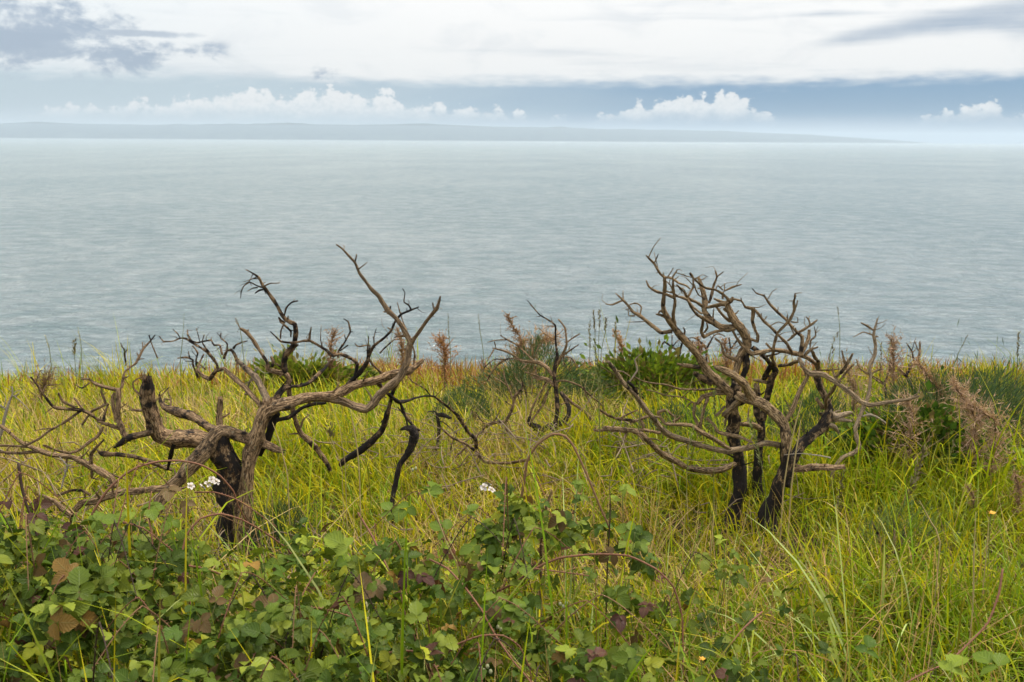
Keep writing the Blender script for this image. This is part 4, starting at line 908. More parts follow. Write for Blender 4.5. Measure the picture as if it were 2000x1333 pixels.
for k in range(95):      # shorter arching stems inside the thicket
    i = int(rng.integers(len(xx))); bx, by = xx[i], yy[i]; b0 = Vector((bx, by, gz(bx, by))); hh_ = float(bramble_h(np.array([bx]), np.array([by]))[0])
    a = crng.uniform(0, 6.28); rr = crng.uniform(0.15, 0.45)
    W = [b0, b0 + Vector((math.cos(a) * rr * .2, math.sin(a) * rr * .2, hh_ * .75)), b0 + Vector((math.cos(a) * rr * .6, math.sin(a) * rr * .6, hh_ * 1.2)), b0 + Vector((math.cos(a) * rr, math.sin(a) * rr, hh_ * 0.95))]
    V, F = cane_mesh(W, crng.uniform(.0014, .0024), 0.001, True, crng); link('cane', mesh_np('cane', V, F, (M_CANE, M_CANEP, M_CANEB, M_CANE)[k % 4]), nearest_clump(b0))

# hand-placed leaves that stand out in the photograph: (px, py, distance, size, colour, yaw)
def leaf_at(px, py, d, size, c, yaw, tilt=(0.0, -0.5)):
    p_ = P(px, py, d); k = nearest_clump(p_)
    o_ = bpy.data.objects.new('leaf', LEAF_HI[crng.randrange(len(LEAF_HI))]); COL.objects.link(o_); o_.parent = k
    Nn = Vector((tilt[0], tilt[1], 1)).normalized(); Dd = Vector((math.cos(yaw), math.sin(yaw), 0)); Dd = (Dd - Nn * Dd.dot(Nn)).normalized(); Ss = Nn.cross(Dd)
    M = Matrix((Dd, Ss, Nn)).transposed().to_4x4(); M = Matrix.Translation(p_ - k.location) @ M @ Matrix.Scale(size * 0.68, 4)
    o_.matrix_local = M; o_.color = (*c, 1)
GR, LG, DG, PU, BR = (0.10, 0.145, 0.018), (0.155, 0.20, 0.025), (0.055, 0.095, 0.012), (0.06, 0.026, 0.022), (0.13, 0.085, 0.04)
for a in ((690,1075,2.5,1.5,LG,2.6), (700,1160,2.35,1.3,LG,3.4), (835,965,2.75,1.35,GR,1.2), (805,985,2.8,1.2,GR,4.0), (740,1260,2.12,1.5,DG,2.4), (700,1300,2.05,1.4,DG,4.2), (960,1215,2.3,1.35,GR,0.4), (1000,1205,2.3,1.25,GR,1.2),
          (30,975,2.7,1.2,PU,3.6), (72,1000,2.7,1.0,PU,5.0), (145,1020,2.65,1.0,PU,4.6), (30,1045,2.6,1.25,LG,4.4), (175,1020,2.6,1.3,GR,0.3), (290,985,2.7,1.2,GR,5.2), (345,1010,2.65,1.15,GR,4.4), (330,950,2.8,1.0,BR,4.9), (368,975,2.75,1.05,BR,4.6),
          (265,995,2.65,1.2,LG,3.9), (170,1110,2.35,1.4,GR,4.8), (135,1125,2.35,1.2,GR,3.8), (795,1110,2.4,1.1,PU,4.6), (815,1118,2.4,1.0,PU,5.6), (745,1140,2.35,1.0,BR,4.0), (940,1060,2.6,1.2,GR,3.6), (1000,1070,2.6,1.25,GR,0.2),
          (1130,935,2.9,.8,LG,4.7), (1215,950,2.9,.85,LG,5.6), (1415,1062,2.7,.9,(0.22,0.26,0.03),1.9), (1240,1040,2.7,1.0,GR,2.6), (1210,1195,2.35,0.9,PU,4.8), (1850,1320,2.05,1.4,LG,0.8), (1960,1310,2.05,1.3,GR,2.0), (1690,1285,2.1,1.2,DG,1.2),
          (880,1040,2.7,1.1,GR,2.6), (560,1100,2.5,1.0,GR,3.3), (905,1010,2.75,1.1,GR,0.9), (770,1010,2.8,1.1,GR,2.2)):
    if a[0] > 1080 and a[1] < 1150:          # lone shoots standing in the grass carry their leaf on a thin stem
        p_ = P(a[0], a[1], a[2]); q_ = Vector((p_.x + crng.uniform(-.06, .06), p_.y + .02, gz(p_.x, p_.y) - .01)); md = q_.lerp(p_, .6) + Vector((crng.uniform(-.03, .03), 0, .02))
        V, F = cane_mesh([q_, md, p_], .0018, .001, False, crng); link('cane', mesh_np('cane', V, F, M_GSTALK), nearest_clump(p_))
        for e_ in range(3):
            m_ = q_.lerp(p_, .45 + .15 * e_); leaf_at(a[0] + crng.uniform(-22, 22), a[1] + 14 + 18 * e_, a[2] + crng.uniform(-.03, .03), a[3] * crng.uniform(.6, .9), (GR, LG, DG)[e_], crng.uniform(0, 6.28), (crng.uniform(-.5, .5), crng.uniform(-.9, .1)))
    leaf_at(*a, tilt=(crng.uniform(-.3, .3), crng.uniform(-0.9, -0.2)))

# flowers and buds on the brambles
def petal_mesh(L, W_):
    V = np.array([(0, 0, 0), (L * .4, -W_ * .45, .003), (L * .4, W_ * .45, .003), (L * .85, -W_ * .4, .001), (L * .85, W_ * .4, .001), (L, 0, -.002), (L * .55, 0, -.001)])
    F = np.array([(0, 1, 6), (0, 6, 2), (1, 3, 6), (2, 6, 4), (3, 5, 6), (6, 5, 4)]); return mesh_np('petal', V, [F], M_PETAL)
PET = petal_mesh(0.013, 0.011)
def spike_ball(r, k, rng_, mat, name):
    V, F = [], []
    for i in range(k):
        a = Vector((rng_.gauss(0, 1), rng_.gauss(0, 1), abs(rng_.gauss(0, 1)) + .2)).normalized(); b_ = a.orthogonal().normalized() * r * 0.14; c_ = a.cross(b_)
        s_ = len(V); V += [tuple(b_), tuple(-b_ * .5 + c_), tuple(-b_ * .5 - c_), tuple(a * r)]; F += [(s_, s_ + 1, s_ + 3), (s_ + 1, s_ + 2, s_ + 3), (s_ + 2, s_, s_ + 3)]
    return mesh_np(name, np.array(V), [np.array(F)], mat)
STA = spike_ball(0.007, 26, crng, M_STAMEN, 'stamens')
def flower(px, py, d, yaw=0.0):
    p_ = P(px, py, d); k = nearest_clump(p_)
    f = link('flower', STA, k); f.matrix_parent_inverse = Matrix(); f.location = p_ - k.location; f.rotation_euler = (0.7, crng.uniform(-.4, .4), yaw)
    for i in range(5):
        q = bpy.data.objects.new('petal', PET); COL.objects.link(q); q.parent = f; q.rotation_euler = (crng.uniform(-.3, .3), crng.uniform(-.35, .1), i * 1.2566 + crng.uniform(-.1, .1))
for a in ((945,952,2.75,.2), (960,957,2.76,1.2), (952,946,2.78,2.2), (372,950,2.8,.5), (405,946,2.85,1.4), (414,938,2.86,.1), (422,941,2.86,.9), (395,952,2.84,2.0)): flower(*a)
def bud_mesh():
    V, F = [], []
    for i in range(5):
        for j in range(7):
            th = math.pi * i / 4; ph_ = 6.283 * j / 7; V.append((0.0045 * math.sin(th) * math.cos(ph_), 0.0045 * math.sin(th) * math.sin(ph_), 0.006 * -math.cos(th)))
    for i in range(4):
        for j in range(7): F.append((i * 7 + j, i * 7 + (j + 1) % 7, (i + 1) * 7 + (j + 1) % 7, (i + 1) * 7 + j))
    return mesh_np('bud', np.array(V), [np.array(F)], M_BUD)
BUD = bud_mesh()
for (px_, py_, d_) in ((945,1310,2.05), (952,1302,2.05), (938,1304,2.05), (958,1312,2.04), (944,1320,2.04), (1100,1185,2.4), (1106,1178,2.4), (1094,1180,2.4), (972,1225,2.28), (978,1230,2.28), (806,918,2.9), (812,915,2.9)):
    p_ = P(px_, py_, d_); k = nearest_clump(p_); b_ = link('bud', BUD, k); b_.matrix_parent_inverse = Matrix(); b_.location = p_ - k.location; b_.scale = (1, 1, 1)
# ------------------------------------------------------------------ grass
def blades(x, y, h, wd, lean, curl, colr, rng, levels=4, tipc=None, zoff=None, azb=None):
    """ribbon blades: returns V, F list, col"""
    n = len(x); z = ground_z(x, y) - 0.01
    if zoff is not None: z = z + zoff
    az_ = rng.random(n) * 2 * math.pi if azb is None else azb
    tw = az_ + math.pi / 2 + rng.normal(0, 0.5, n)
    sd_ = np.stack([np.cos(tw), np.sin(tw), np.zeros(n)], -1); dr = np.stack([np.cos(az_), np.sin(az_)], -1)
    pos = np.stack([x, y, z], -1); Vs = []; prev = 0.0
    tv = np.linspace(0, 1, levels + 1) ** 0.9
    prof = np.array([0.75, 1.0, 0.9, 0.6, 0.3])[:levels]
    prof = np.interp(np.linspace(0, 1, levels + 1)[:-1], [0, .3, .7, 1], [0.7, 1, 0.75, 0.15])
    for j in range(levels):
        if j:
            th = lean + curl * (tv[j] + tv[j - 1]) / 2; sg = h * (tv[j] - tv[j - 1])
            pos = pos + np.concatenate([dr * (np.sin(th) * sg)[:, None], (np.cos(th) * sg)[:, None]], 1)
        Vs += [pos - sd_ * (wd * prof[j] / 2)[:, None], pos + sd_ * (wd * prof[j] / 2)[:, None]]
    th = lean + curl * (tv[-1] + tv[-2]) / 2; sg = h * (tv[-1] - tv[-2])
    Vs.append(pos + np.concatenate([dr * (np.sin(th) * sg)[:, None], (np.cos(th) * sg)[:, None]], 1))
    nv = 2 * levels + 1
    V = np.stack(Vs, 1).reshape(-1, 3)
    b = (np.arange(n) * nv)[:, None]
    Q = np.concatenate([b + np.array([[2 * j, 2 * j + 1, 2 * j + 3, 2 * j + 2]]) for j in range(levels - 1)])
    T_ = b + np.array([[2 * levels - 2, 2 * levels - 1, 2 * levels]])
    c = np.repeat(colr[:, None, :], nv, 1)
    if tipc is not None:
        f = np.concatenate([np.repeat(np.linspace(0, 1, levels + 1)[:-1], 2), [1.0]])[None, :, None] ** 2
        c = c * (1 - f * tipc[:, None, None]) + np.array([0.30, 0.22, 0.08])[None, None] * f * tipc[:, None, None]
    return V, Q, T_, c.reshape(-1, 3)
def join_blades(parts):
    n = 0; Vs, Qs, Ts, Cs = [], [], [], []
    for V, Q, T_, c in parts: Vs.append(V); Qs.append(Q + n); Ts.append(T_ + n); Cs.append(c); n += len(V)
    return np.concatenate(Vs), [np.concatenate(Qs), np.concatenate(Ts)], np.concatenate(Cs)
def scatter(n, y0, y1, rng, tuft=0.05, per=9, margin=1.1, power=1.0):
    m = max(1, n // per); u = rng.random(m)
    cy_ = (y0 ** (1 + power) + u * (y1 ** (1 + power) - y0 ** (1 + power))) ** (1 / (1 + power))
    cx = (rng.random(m) * 2 - 1) * (0.60 * cy_ + margin)
    x = np.repeat(cx, per) + rng.normal(0, tuft, m * per); y = np.repeat(cy_, per) + rng.normal(0, tuft, m * per)
    tid = np.repeat(np.arange(m), per); return x, y, tid, m
YG, BG, LGc, STR, TAN, OLI = map(np.array, ((0.400, 0.350, 0.010), (0.135, 0.215, 0.009), (0.265, 0.305, 0.011), (0.52, 0.38, 0.17), (0.36, 0.21, 0.10), (0.12, 0.12, 0.016)))
def dead_patch(x, y):
    """where the sward is dead and tawny"""
    d = fbm(x * 0.9, y * 0.9, 51, 3)
    s = np.clip((d - 0.55) / 0.08, 0, 1) * 0.5
    for (a, b_, dd, sx, sy, k) in ((60, 800, 4.6, .42, .5, .95), (230, 920, 3.5, .42, .3, .9), (930, 850, 4.7, .35, .45, .8), (430, 760, 5.4, .5, .4, .6), (120, 720, 6.0, .7, .6, .55), (640, 985, 3.1, .22, .2, .7), (470, 1060, 3.0, .3, .35, .8), (1270, 905, 3.9, .25, .25, .6), (780, 690, 7.5, 1.5, .6, .4)):
        p_ = P(a, b_, dd); s = np.maximum(s, k * np.exp(-(((x - p_.x) / sx) ** 2 + ((y - p_.y) / sy) ** 2)))
    lush = np.clip((x - 0.5) / 0.8, 0, 1) * np.clip((5.2 - y) / 1.0, 0, 1)
    return s * 0.85 * (1 - 0.8 * lush)
def brink(x, y):
    return (0.2 + 0.8 * np.exp(-((x - 0.3) / 2.4) ** 2)) * np.clip((y - 6.9) / 0.6, 0, 1) * np.clip((fbm(x * 1.3, y * 1.3, 71) - 0.38) / 0.15, 0, 1)
def grass_cols(x, y, tid, m, rng):
    n = len(x); d = dead_patch(x, y)
    lush = np.clip((x - 0.6) / 1.2, 0, 1) * np.clip((5.6 - y) / 1.5, 0, 1)
    t_ = (rng.random(m))[tid] * 0.6 + rng.random(n) * 0.4 + 0.16 * np.clip((3.6 - y) / 0.8, 0, 1)
    g = np.where((t_ < 0.44 - 0.15 * lush)[:, None], YG, np.where((t_ < 0.62)[:, None], LGc, BG))
    g = np.where((rng.random(n) < 0.10)[:, None], OLI, g)
    g = np.where((rng.random(m)[tid] < 0.07 * np.clip((4.2 - y) / 1.0, 0, 1))[:, None], np.array([0.30, 0.36, 0.12]), g)
    dry = np.where((rng.random(n) < 0.55)[:, None], STR, TAN)
    isd = rng.random(n) < 0.04 + 0.84 * d
    c = np.where(isd[:, None], dry, g); c = c * (0.72 + 0.56 * rng.random((n, 1)))
    return c, isd
rng = np.random.default_rng(5)
parts, dparts = [], []
def sow(n, y0, y1, hm, hs, w0, w1, lean_s, curl_m, per=9, tuft=0.05, power=1.0, levels=4, mask=None, seed=0):
    x, y, tid, m = scatter(n, y0, y1, rng, tuft, per, power=power)
    if mask is not None:
        k = rng.random(len(x)) < mask(x, y); x, y, tid = x[k], y[k], tid[k]
    n = len(x); c, isd = grass_cols(x, y, tid, m, rng)
    hp_ = 0.35 + 1.25 * fbm(x * 1.1, y * 1.1, 61 + seed)
    h = np.clip(rng.normal(hm, hs, n), 0.06, None) * hp_ * (0.8 + 0.4 * rng.random(m)[tid]); h = np.where(isd, h * 0.85, h)
    wd = w0 + (w1 - w0) * rng.random(n)
    wd = np.where(isd, wd * 0.7, wd)
    lean = np.abs(rng.normal(0.12, lean_s, n)); curl = np.abs(rng.normal(curl_m, curl_m * 0.6, n)); lean = np.where(isd, lean + 0.3, lean)
    azb = (rng.random(m) * 6.283)[tid] * 0.35 + rng.normal(2.9, 1.3, n)
    tip = np.where(rng.random(n) < 0.3, rng.random(n) * 0.8, 0.0)
    V, Q, T_, cc = blades(x, y, h, wd, lean, curl, c, rng, levels, tip, azb=azb)
    parts.append((V, Q, T_, cc))
nb = lambda x, y: np.clip(1.15 - 1.25 * bramble_d(x, y), 0.0, 1)
sow(33000, 1.35, 3.3, 0.27, 0.08, 0.0040, 0.0078, 0.25, 1.2, 10, 0.04, mask=nb, levels=5)
sow(10000, 1.35, 3.3, 0.22, 0.06, 0.0020, 0.0034, 0.35, 1.2, 8, 0.05, mask=nb, levels=4)
sow(56000, 2.6, 5.0, 0.160, 0.05, 0.0038, 0.0074, 0.25, 1.1, 10, 0.045, mask=nb, levels=4, seed=1)
sow(8000, 2.6, 5.0, 0.19, 0.06, 0.0018, 0.0030, 0.3, 1.0, 8, 0.05, mask=nb, levels=4, seed=1)
sow(52000, 4.2, 8.2, 0.140, 0.045, 0.0046, 0.0088, 0.25, 1.0, 11, 0.055, levels=3, seed=2, mask=lambda x, y: 1 - 0.8 * brink(x, y))
sow(2600, 7.0, 9.0, 0.36, 0.08, 0.004, 0.007, 0.2, 0.8, 40, 0.06, levels=3, seed=7, mask=lambda x, y: fbm(x * 2.0, y * 2.0, 95) > 0.5)
sow(24000, 7.0, 11.5, 0.15, 0.06, 0.006, 0.011, 0.25, 0.9, 10, 0.08, levels=3, seed=3, mask=lambda x, y: 1 - 0.75 * brink(x, y))
# tall lush blades on the right and a few long ones through the brambles
sow(8500, 1.5, 4.6, 0.36, 0.10, 0.005, 0.0095, 0.2, 1.3, 8, 0.04, mask=lambda x, y: np.clip((x - 0.35) / 0.5, 0, 1) * 0.8 * (fbm(x * 1.6, y * 1.6, 90) > 0.45), levels=5, seed=4)
sow(4200, 1.5, 2.9, 0.66, 0.10, 0.0045, 0.0080, 0.25, 1.4, 3, 0.03, mask=lambda x, y: np.clip(-(x - 0.6), 0, 1) * 0.9, levels=5, seed=5)
V, F, c = join_blades(parts)
tag(link('meadow_grass', mesh_np('meadow_grass', V, F, M_GRASS, c)), 'long yellow-green meadow grass covering the cliff top', 'grass', kind='stuff')
# thatch of dead straw lying low between the living blades
parts = []
x, y, tid, m = scatter(60000, 1.4, 9.0, rng, 0.06, 6)
k = rng.random(len(x)) < 0.06 + 0.9 * dead_patch(x, y); x, y, tid = x[k], y[k], tid[k]; n = len(x)
c = np.where((rng.random(n) < 0.5)[:, None], STR * 0.9, TAN * 0.9) * (0.6 + 0.7 * rng.random((n, 1)))
parts.append(blades(x, y, 0.10 + 0.16 * rng.random(n), 0.0018 + 0.0022 * rng.random(n), rng.uniform(0.3, 1.3, n), rng.uniform(0, 1.2, n), c, rng, 3))
x, y, tid, m = scatter(26000, 1.4, 6.0, rng, 0.10, 5)
k = rng.random(len(x)) < 0.03 + 0.9 * dead_patch(x, y) ** 1.5; x, y = x[k], y[k]; n = len(x)
c = np.array([0.42, 0.31, 0.14]) * (0.55 + 0.7 * rng.random((n, 1)))
x = np.concatenate([x, (rng.random(900) * 2 - 1) * 1.6]); y = np.concatenate([y, 1.6 + 1.6 * rng.random(900)]); n = len(x); c = np.concatenate([c, np.array([0.40, 0.25, 0.11]) * (0.5 + 0.8 * rng.random((900, 1)))])
hb2 = np.concatenate([np.zeros(n - 900), np.full(900, 0.22)])
parts.append(blades(x, y, hb2 + 0.22 + 0.22 * rng.random(n), 0.0016 + 0.0018 * rng.random(n), rng.uniform(0.2, 1.2, n), rng.uniform(-.6, .9, n), c, rng, 3))
V, F, c = join_blades(parts)
tag(link('dry_grass', mesh_np('dry_grass', V, F, M_GRASS, c)), 'tangled dead straw lying under the living grass', 'dry grass', kind='stuff')
# rusty strip of dead bracken and heath along the brink
parts = []
x = rng.uniform(-6.5, 6.5, 26000); y = 6.9 + 2.6 * rng.random(26000)
k = rng.random(len(x)) < brink(x, y); x, y = x[k], y[k]; n = len(x)
c = np.where((rng.random(n) < 0.6)[:, None], np.array([0.24, 0.10, 0.030]), np.array([0.30, 0.18, 0.07])) * (0.6 + 0.7 * rng.random((n, 1)))
parts.append(blades(x, y, 0.12 + 0.16 * rng.random(n), 0.006 + 0.010 * rng.random(n), np.abs(rng.normal(0, .5, n)), rng.uniform(0, 1.0, n), c, rng, 3))
V, F, c = join_blades(parts)
tag(link('dead_bracken', mesh_np('dead_bracken', V, F, M_GRASS, c)), 'rusty dead bracken and heath along the cliff brink', 'bracken', kind='stuff')

# ------------------------------------------------------------------ bushes
def leaf_cloud(n, cx, cy_, z0, rx, ry, h, size, colf, rng, spiky=False, shape=0.5):
    """leaves or spines through the volume of a low dome"""
    a = rng.random(n) * 6.283; r = np.sqrt(rng.random(n)); bump_ = 0.5 + 0.8 * vnoise(np.cos(a) * 2 + cx * 3, np.sin(a) * 2 + cy_ * 3, 5)
    x = cx + rx * r * np.cos(a) * bump_; y = cy_ + ry * r * np.sin(a) * bump_
    topz = h * np.sqrt(np.clip(1 - r ** 2, 0, 1)) * (0.40 + 0.65 * vnoise(x * 5, y * 5, 7) + 0.35 * vnoise(x * 14, y * 14, 9)); z = ground_z(x, y) + z0 + topz * (1 - 0.6 * rng.random(n) ** 2) + np.where(rng.random(n) < 0.2, rng.exponential(0.035, n), 0)
    d = np.stack([x - cx, y - cy_, (z - z0 - ground_z(x, y)) * 0.9 + 0.05], -1) + rng.normal(0, 0.10, (n, 3)); d[:, 2] += 0.05; d /= np.linalg.norm(d, axis=1, keepdims=True)
    s = np.cross(d, rng.normal(0, 1, (n, 3))); s /= np.linalg.norm(s, axis=1, keepdims=True)
    L = size * (0.6 + 0.8 * rng.random(n)); W_ = L * (0.07 if spiky else shape)
    p0 = np.stack([x, y, z], -1); mid = p0 + d * (L * 0.5)[:, None]; tip = p0 + d * L[:, None]
    V = np.stack([p0, mid - s * (W_ / 2)[:, None], mid + s * (W_ / 2)[:, None], tip], 1).reshape(-1, 3)
    b = (np.arange(n) * 4)[:, None]; F = b + np.array([[0, 1, 3, 2]])
    c = colf(n); return V, F, np.repeat(c, 4, 0)
def bush(name, label, cat, px, py, d, rx, ry, h, size, n, pal, spiky=False, group=None, stems=True, shape=0.5, mat=None):
    p_ = P(px, py, d); cx, cy_ = p_.x, p_.y; g = gz(cx, cy_)
    r_ = thing(name, (cx, cy_, g), label, cat, group)
    pal = np.array(pal)
    f = lambda k: pal[rng.integers(len(pal), size=k)] * (0.65 + 0.7 * rng.random((k, 1)))
    V, F, c = leaf_cloud(n, cx, cy_, 0.02, rx, ry, h, size, f, rng, spiky, shape)
    tag(link('foliage', mesh_np('foliage', V, [F], M_SPINE, c), r_), kind='stuff')
    for k in range(5 if stems else 0):
        a = random.uniform(0, 6.28); e = Vector((cx + math.cos(a) * rx * .6, cy_ + math.sin(a) * ry * .6, g + h * random.uniform(.6, .9)))
        b0 = Vector((cx + math.cos(a) * .03, cy_ + math.sin(a) * .03, g - .03)); W = [b0, b0.lerp(e, .5) + Vector((0, 0, h * .15)), e]
        V, Fq, uv, at = tube(W, [0.008, 0.006, 0.002], 6, 0.1, k, 0, (0.3, 0.3)); link('stem', mesh_np('stem', V, Fq, M_BARK, uv=uv, extra=at), r_)
    return r_
bush('leafy_bush', 'bright green leafy bush on the skyline left of the dense dead shrub', 'bush', 1270, 705, 6.6, 0.52, 0.35, 0.30, 0.05, 3400, [(0.12, 0.18, 0.018), (0.16, 0.21, 0.022), (0.07, 0.12, 0.016), (0.17, 0.14, 0.05)], group='green bushes', shape=0.5)
bush('leafy_bush', 'bright green leafy bush on the skyline behind the big left shrub', 'bush', 590, 700, 6.9, 0.50, 0.3, 0.26, 0.05, 3200, [(0.13, 0.18, 0.018), (0.17, 0.20, 0.022), (0.08, 0.12, 0.016), (0.18, 0.15, 0.05)], group='green bushes')
GORSE = [(0.035, 0.065, 0.022), (0.055, 0.09, 0.03), (0.075, 0.11, 0.04), (0.04, 0.07, 0.035)]
bush('gorse_bush', 'dark green spiny gorse tuft beside the left trunk', 'gorse', 545, 985, 3.45, 0.16, 0.15, 0.30, 0.035, 3000, GORSE, True, 'green gorse bushes')
bush('gorse_bush', 'dark green gorse mound at the right side below the brown sprigs', 'gorse', 1850, 830, 4.9, 0.55, 0.4, 0.40, 0.05, 7500, GORSE, True, 'green gorse bushes')
bush('leafy_bush', 'shady broad-leaved bramble bush right of the pale crooked stem', 'bush', 1790, 850, 4.6, 0.46, 0.3, 0.34, 0.040, 3000, [(0.05, 0.10, 0.014), (0.10, 0.16, 0.02), (0.035, 0.07, 0.012), (0.15, 0.21, 0.03), (0.16, 0.12, 0.05)], group='green bushes', shape=0.7)
bush('gorse_bush', 'green gorse bush at the far right edge of the meadow', 'gorse', 1960, 760, 5.4, 0.5, 0.4, 0.38, 0.05, 5000, GORSE, True, 'green gorse bushes')
bush('gorse_bush', 'dull green gorse mound behind the small central dead shrub', 'gorse', 1040, 720, 6.0, 0.42, 0.35, 0.36, 0.05, 5000, GORSE + [(0.10, 0.13, 0.05)], True, 'green gorse bushes')
bush('gorse_bush', 'low bluish gorse tuft behind the long left arm of the dense dead shrub', 'gorse', 1330, 800, 4.9, 0.32, 0.25, 0.22, 0.04, 3200, GORSE, True, 'green gorse bushes')
bush('gorse_bush', 'low dark gorse tuft in grass left of the central dead shrub', 'gorse', 905, 790, 5.3, 0.20, 0.2, 0.20, 0.04, 2000, GORSE, True, 'green gorse bushes')
bush('gorse_bush', 'dark gorse tuft under the curved trunk of the dense dead shrub', 'gorse', 1590, 790, 4.8, 0.30, 0.25, 0.34, 0.045, 3000, GORSE + [(0.06, 0.12, 0.025)], True, 'green gorse bushes')
bush('gorse_bush', 'small green gorse tuft in the lower right grass', 'gorse', 1760, 1010, 3.5, 0.20, 0.16, 0.22, 0.035, 1100, [(0.07, 0.11, 0.03), (0.12, 0.16, 0.04)], True, 'green gorse bushes')

# litter of small dead twigs caught in the grass
lv, lf = [], []; lr2 = random.Random(55)
for (a, b_, dd, sx, sy, nn) in ((150, 890, 3.55, .45, .25, 70), (60, 800, 4.2, .4, .4, 40), (940, 860, 4.6, .42, .35, 90), (1240, 830, 4.5, .35, .3, 70), (640, 980, 3.15, .3, .2, 45), (480, 1060, 3.1, .28, .25, 60), (1380, 840, 4.2, .3, .25, 40), (820, 830, 4.6, .3, .3, 30)):
    c0_ = P(a, b_, dd)
    for k in range(nn):
        x_ = c0_.x + lr2.gauss(0, sx * .7); y_ = c0_.y + lr2.gauss(0, sy * .7); z_ = gz(x_, y_) + lr2.uniform(0.04, 0.22); an = lr2.uniform(0, 6.28); ln = lr2.uniform(.08, .32); up = lr2.gauss(0.15, .45)
        dv = Vector((math.cos(an), math.sin(an), up)).normalized() * ln; b0 = Vector((x_, y_, z_)); W = [b0, b0 + dv * .5 + Vector((lr2.gauss(0, .012), lr2.gauss(0, .012), lr2.gauss(0, .02))), b0 + dv]
        r_ = lr2.uniform(.0014, .0042); V, F, _, _ = tube(W, [r_, r_ * .8, r_ * .4], 4, .05, k, 0, None, step=.04)
        n0_ = sum(len(q) for q in lv); lv.append(V); lf.append([f + n0_ for f in F])
m_tw = simple("grey_twig", (0.20, 0.145, 0.095), 0.85, 0.55, 25)
tag(link('twig_litter', mesh_np('twig_litter', np.concatenate(lv), [np.concatenate([f[0] for f in lf])] + [np.concatenate([g for f in lf for g in f[1:]])], m_tw)), 'small dead twigs tangled in the grass', 'twigs', kind='stuff')
# brown dead gorse sprigs
def sprig(label, pts, d, wpx, dens=1.0, c0=(0.20, 0.115, 0.065)):
    """pts base -> tip in photo px; a fuzzy spiny shoot"""
    W = [P(a, b_, d) for a, b_ in pts]; g = gz(W[0].x, W[0].y)
    base = Vector((W[0].x, W[0].y, g - 0.02)); r_ = thing('dead_gorse_sprig', (base.x, base.y, g), label, 'dead gorse', 'brown dead gorse sprigs')
    W = [base] + W if W[0].z > g + 0.02 else W
    V, F, uv, at = tube(W, [0.006] + [0.004] * (len(W) - 2) + [0.002], 6, 0.1, 3, 0, (0.1, 0.1)); link('stem', mesh_np('stem', V, F, M_BARK, uv=uv, extra=at), r_)
    Q, _ = catmull(W, [1] * len(W), 0.004); n0 = int(len(Q) * (0.25 if len(W) > len(pts) else 0.0)); Q = Q[n0:]
    sp = wpx * MPP(d) * 0.52; n = int(len(Q) * 1.7 * dens); ix = np.sort(rng.integers(len(Q), size=n)); qa = np.array([tuple(q) for q in Q])
    tg = np.gradient(qa, axis=0); tg /= np.linalg.norm(tg, axis=1, keepdims=True) + 1e-9
    # side shoots, each bristling with spines
    V = []; p0 = qa[ix]; d1 = rng.normal(0, 1, (n, 3)) + tg[ix] * 1.1; d1 /= np.linalg.norm(d1, axis=1, keepdims=True)
    f = ix / len(Q); L1 = sp * (1.5 - 0.9 * f) * (0.25 + 1.6 * rng.random(n) ** 1.5)
    st, en = [p0], [p0 + d1 * L1[:, None]]
    for k in range(5):
        u = rng.random(n) ** 0.7; b0 = p0 + d1 * (L1 * u)[:, None]; d2 = d1 * 0.7 + rng.normal(0, 0.8, (n, 3)); d2 /= np.linalg.norm(d2, axis=1, keepdims=True)
        st.append(b0); en.append(b0 + d2 * (sp * 0.36 * (0.5 + 0.6 * rng.random(n)))[:, None])
    st = np.concatenate(st); en = np.concatenate(en); m = len(st)
    s = np.cross(en - st, rng.normal(0, 1, (m, 3))); s /= np.linalg.norm(s, axis=1, keepdims=True) + 1e-9; wv = s * max(0.0010, 0.9 * MPP(d))
    V = np.stack([st - wv, st + wv, en], 1).reshape(-1, 3); F = (np.arange(m) * 3)[:, None] + np.array([[0, 1, 2]])
    c = np.array(c0) * np.array([1.35, 1.38, 1.4]) * (0.6 + 0.8 * rng.random((m, 1)))
    tag(link('spines', mesh_np('spines', V, [F], M_SPINE, np.repeat(c, 3, 0)), r_), kind='stuff')
sprig('brown spiny gorse sprig leaning on the skyline left of the central dead shrub', [(1018,668),(1006,645),(996,628),(990,614)], 6.4, 30)
sprig('pale brown dead gorse patch on the skyline behind the central dead shrub', [(1040,690),(1050,672),(1066,664),(1080,660)], 6.5, 75, 1.3, (0.27, 0.17, 0.105))
sprig('low brown dead gorse tuft right of the central dead shrub on the skyline', [(1010,695),(1016,680),(1024,668)], 6.5, 55, 1.0, (0.25, 0.16, 0.10))
sprig('brown dead gorse tuft on the skyline inside the big left shrub', [(645,690),(648,672),(652,650)], 6.8, 42)
sprig('small brown gorse tuft on the skyline behind the fork of the big left shrub', [(785,672),(780,658),(776,646)], 6.9, 34)
sprig('rounded brown gorse tuft on the skyline right of the big left shrub', [(868,684),(864,672),(858,662)], 7.0, 48, 1.2, (0.22, 0.11, 0.05))
sprig('brown gorse sprig on the skyline left of the bright leafy bush', [(1215,684),(1208,664),(1200,648)], 6.9, 30, 1.0, (0.26, 0.15, 0.075))
sprig('dusky brown gorse tuft on the skyline seen through the dense dead shrub', [(1366,700),(1366,680),(1364,664)], 6.7, 40)
sprig('second dusky brown gorse tuft seen through the right part of the dense dead shrub', [(1418,704),(1418,682),(1414,664)], 6.7, 42)
sprig('upright brown gorse tuft left of the two-pronged dead shrub', [(1746,760),(1744,720),(1744,690),(1742,668)], 5.6, 66, 1.1, (0.22, 0.14, 0.095))
sprig('grey-brown gorse tuft under the long right arm of the dense dead shrub', [(1668,770),(1662,745),(1656,720)], 4.9, 80, 1.0, (0.24, 0.16, 0.11))
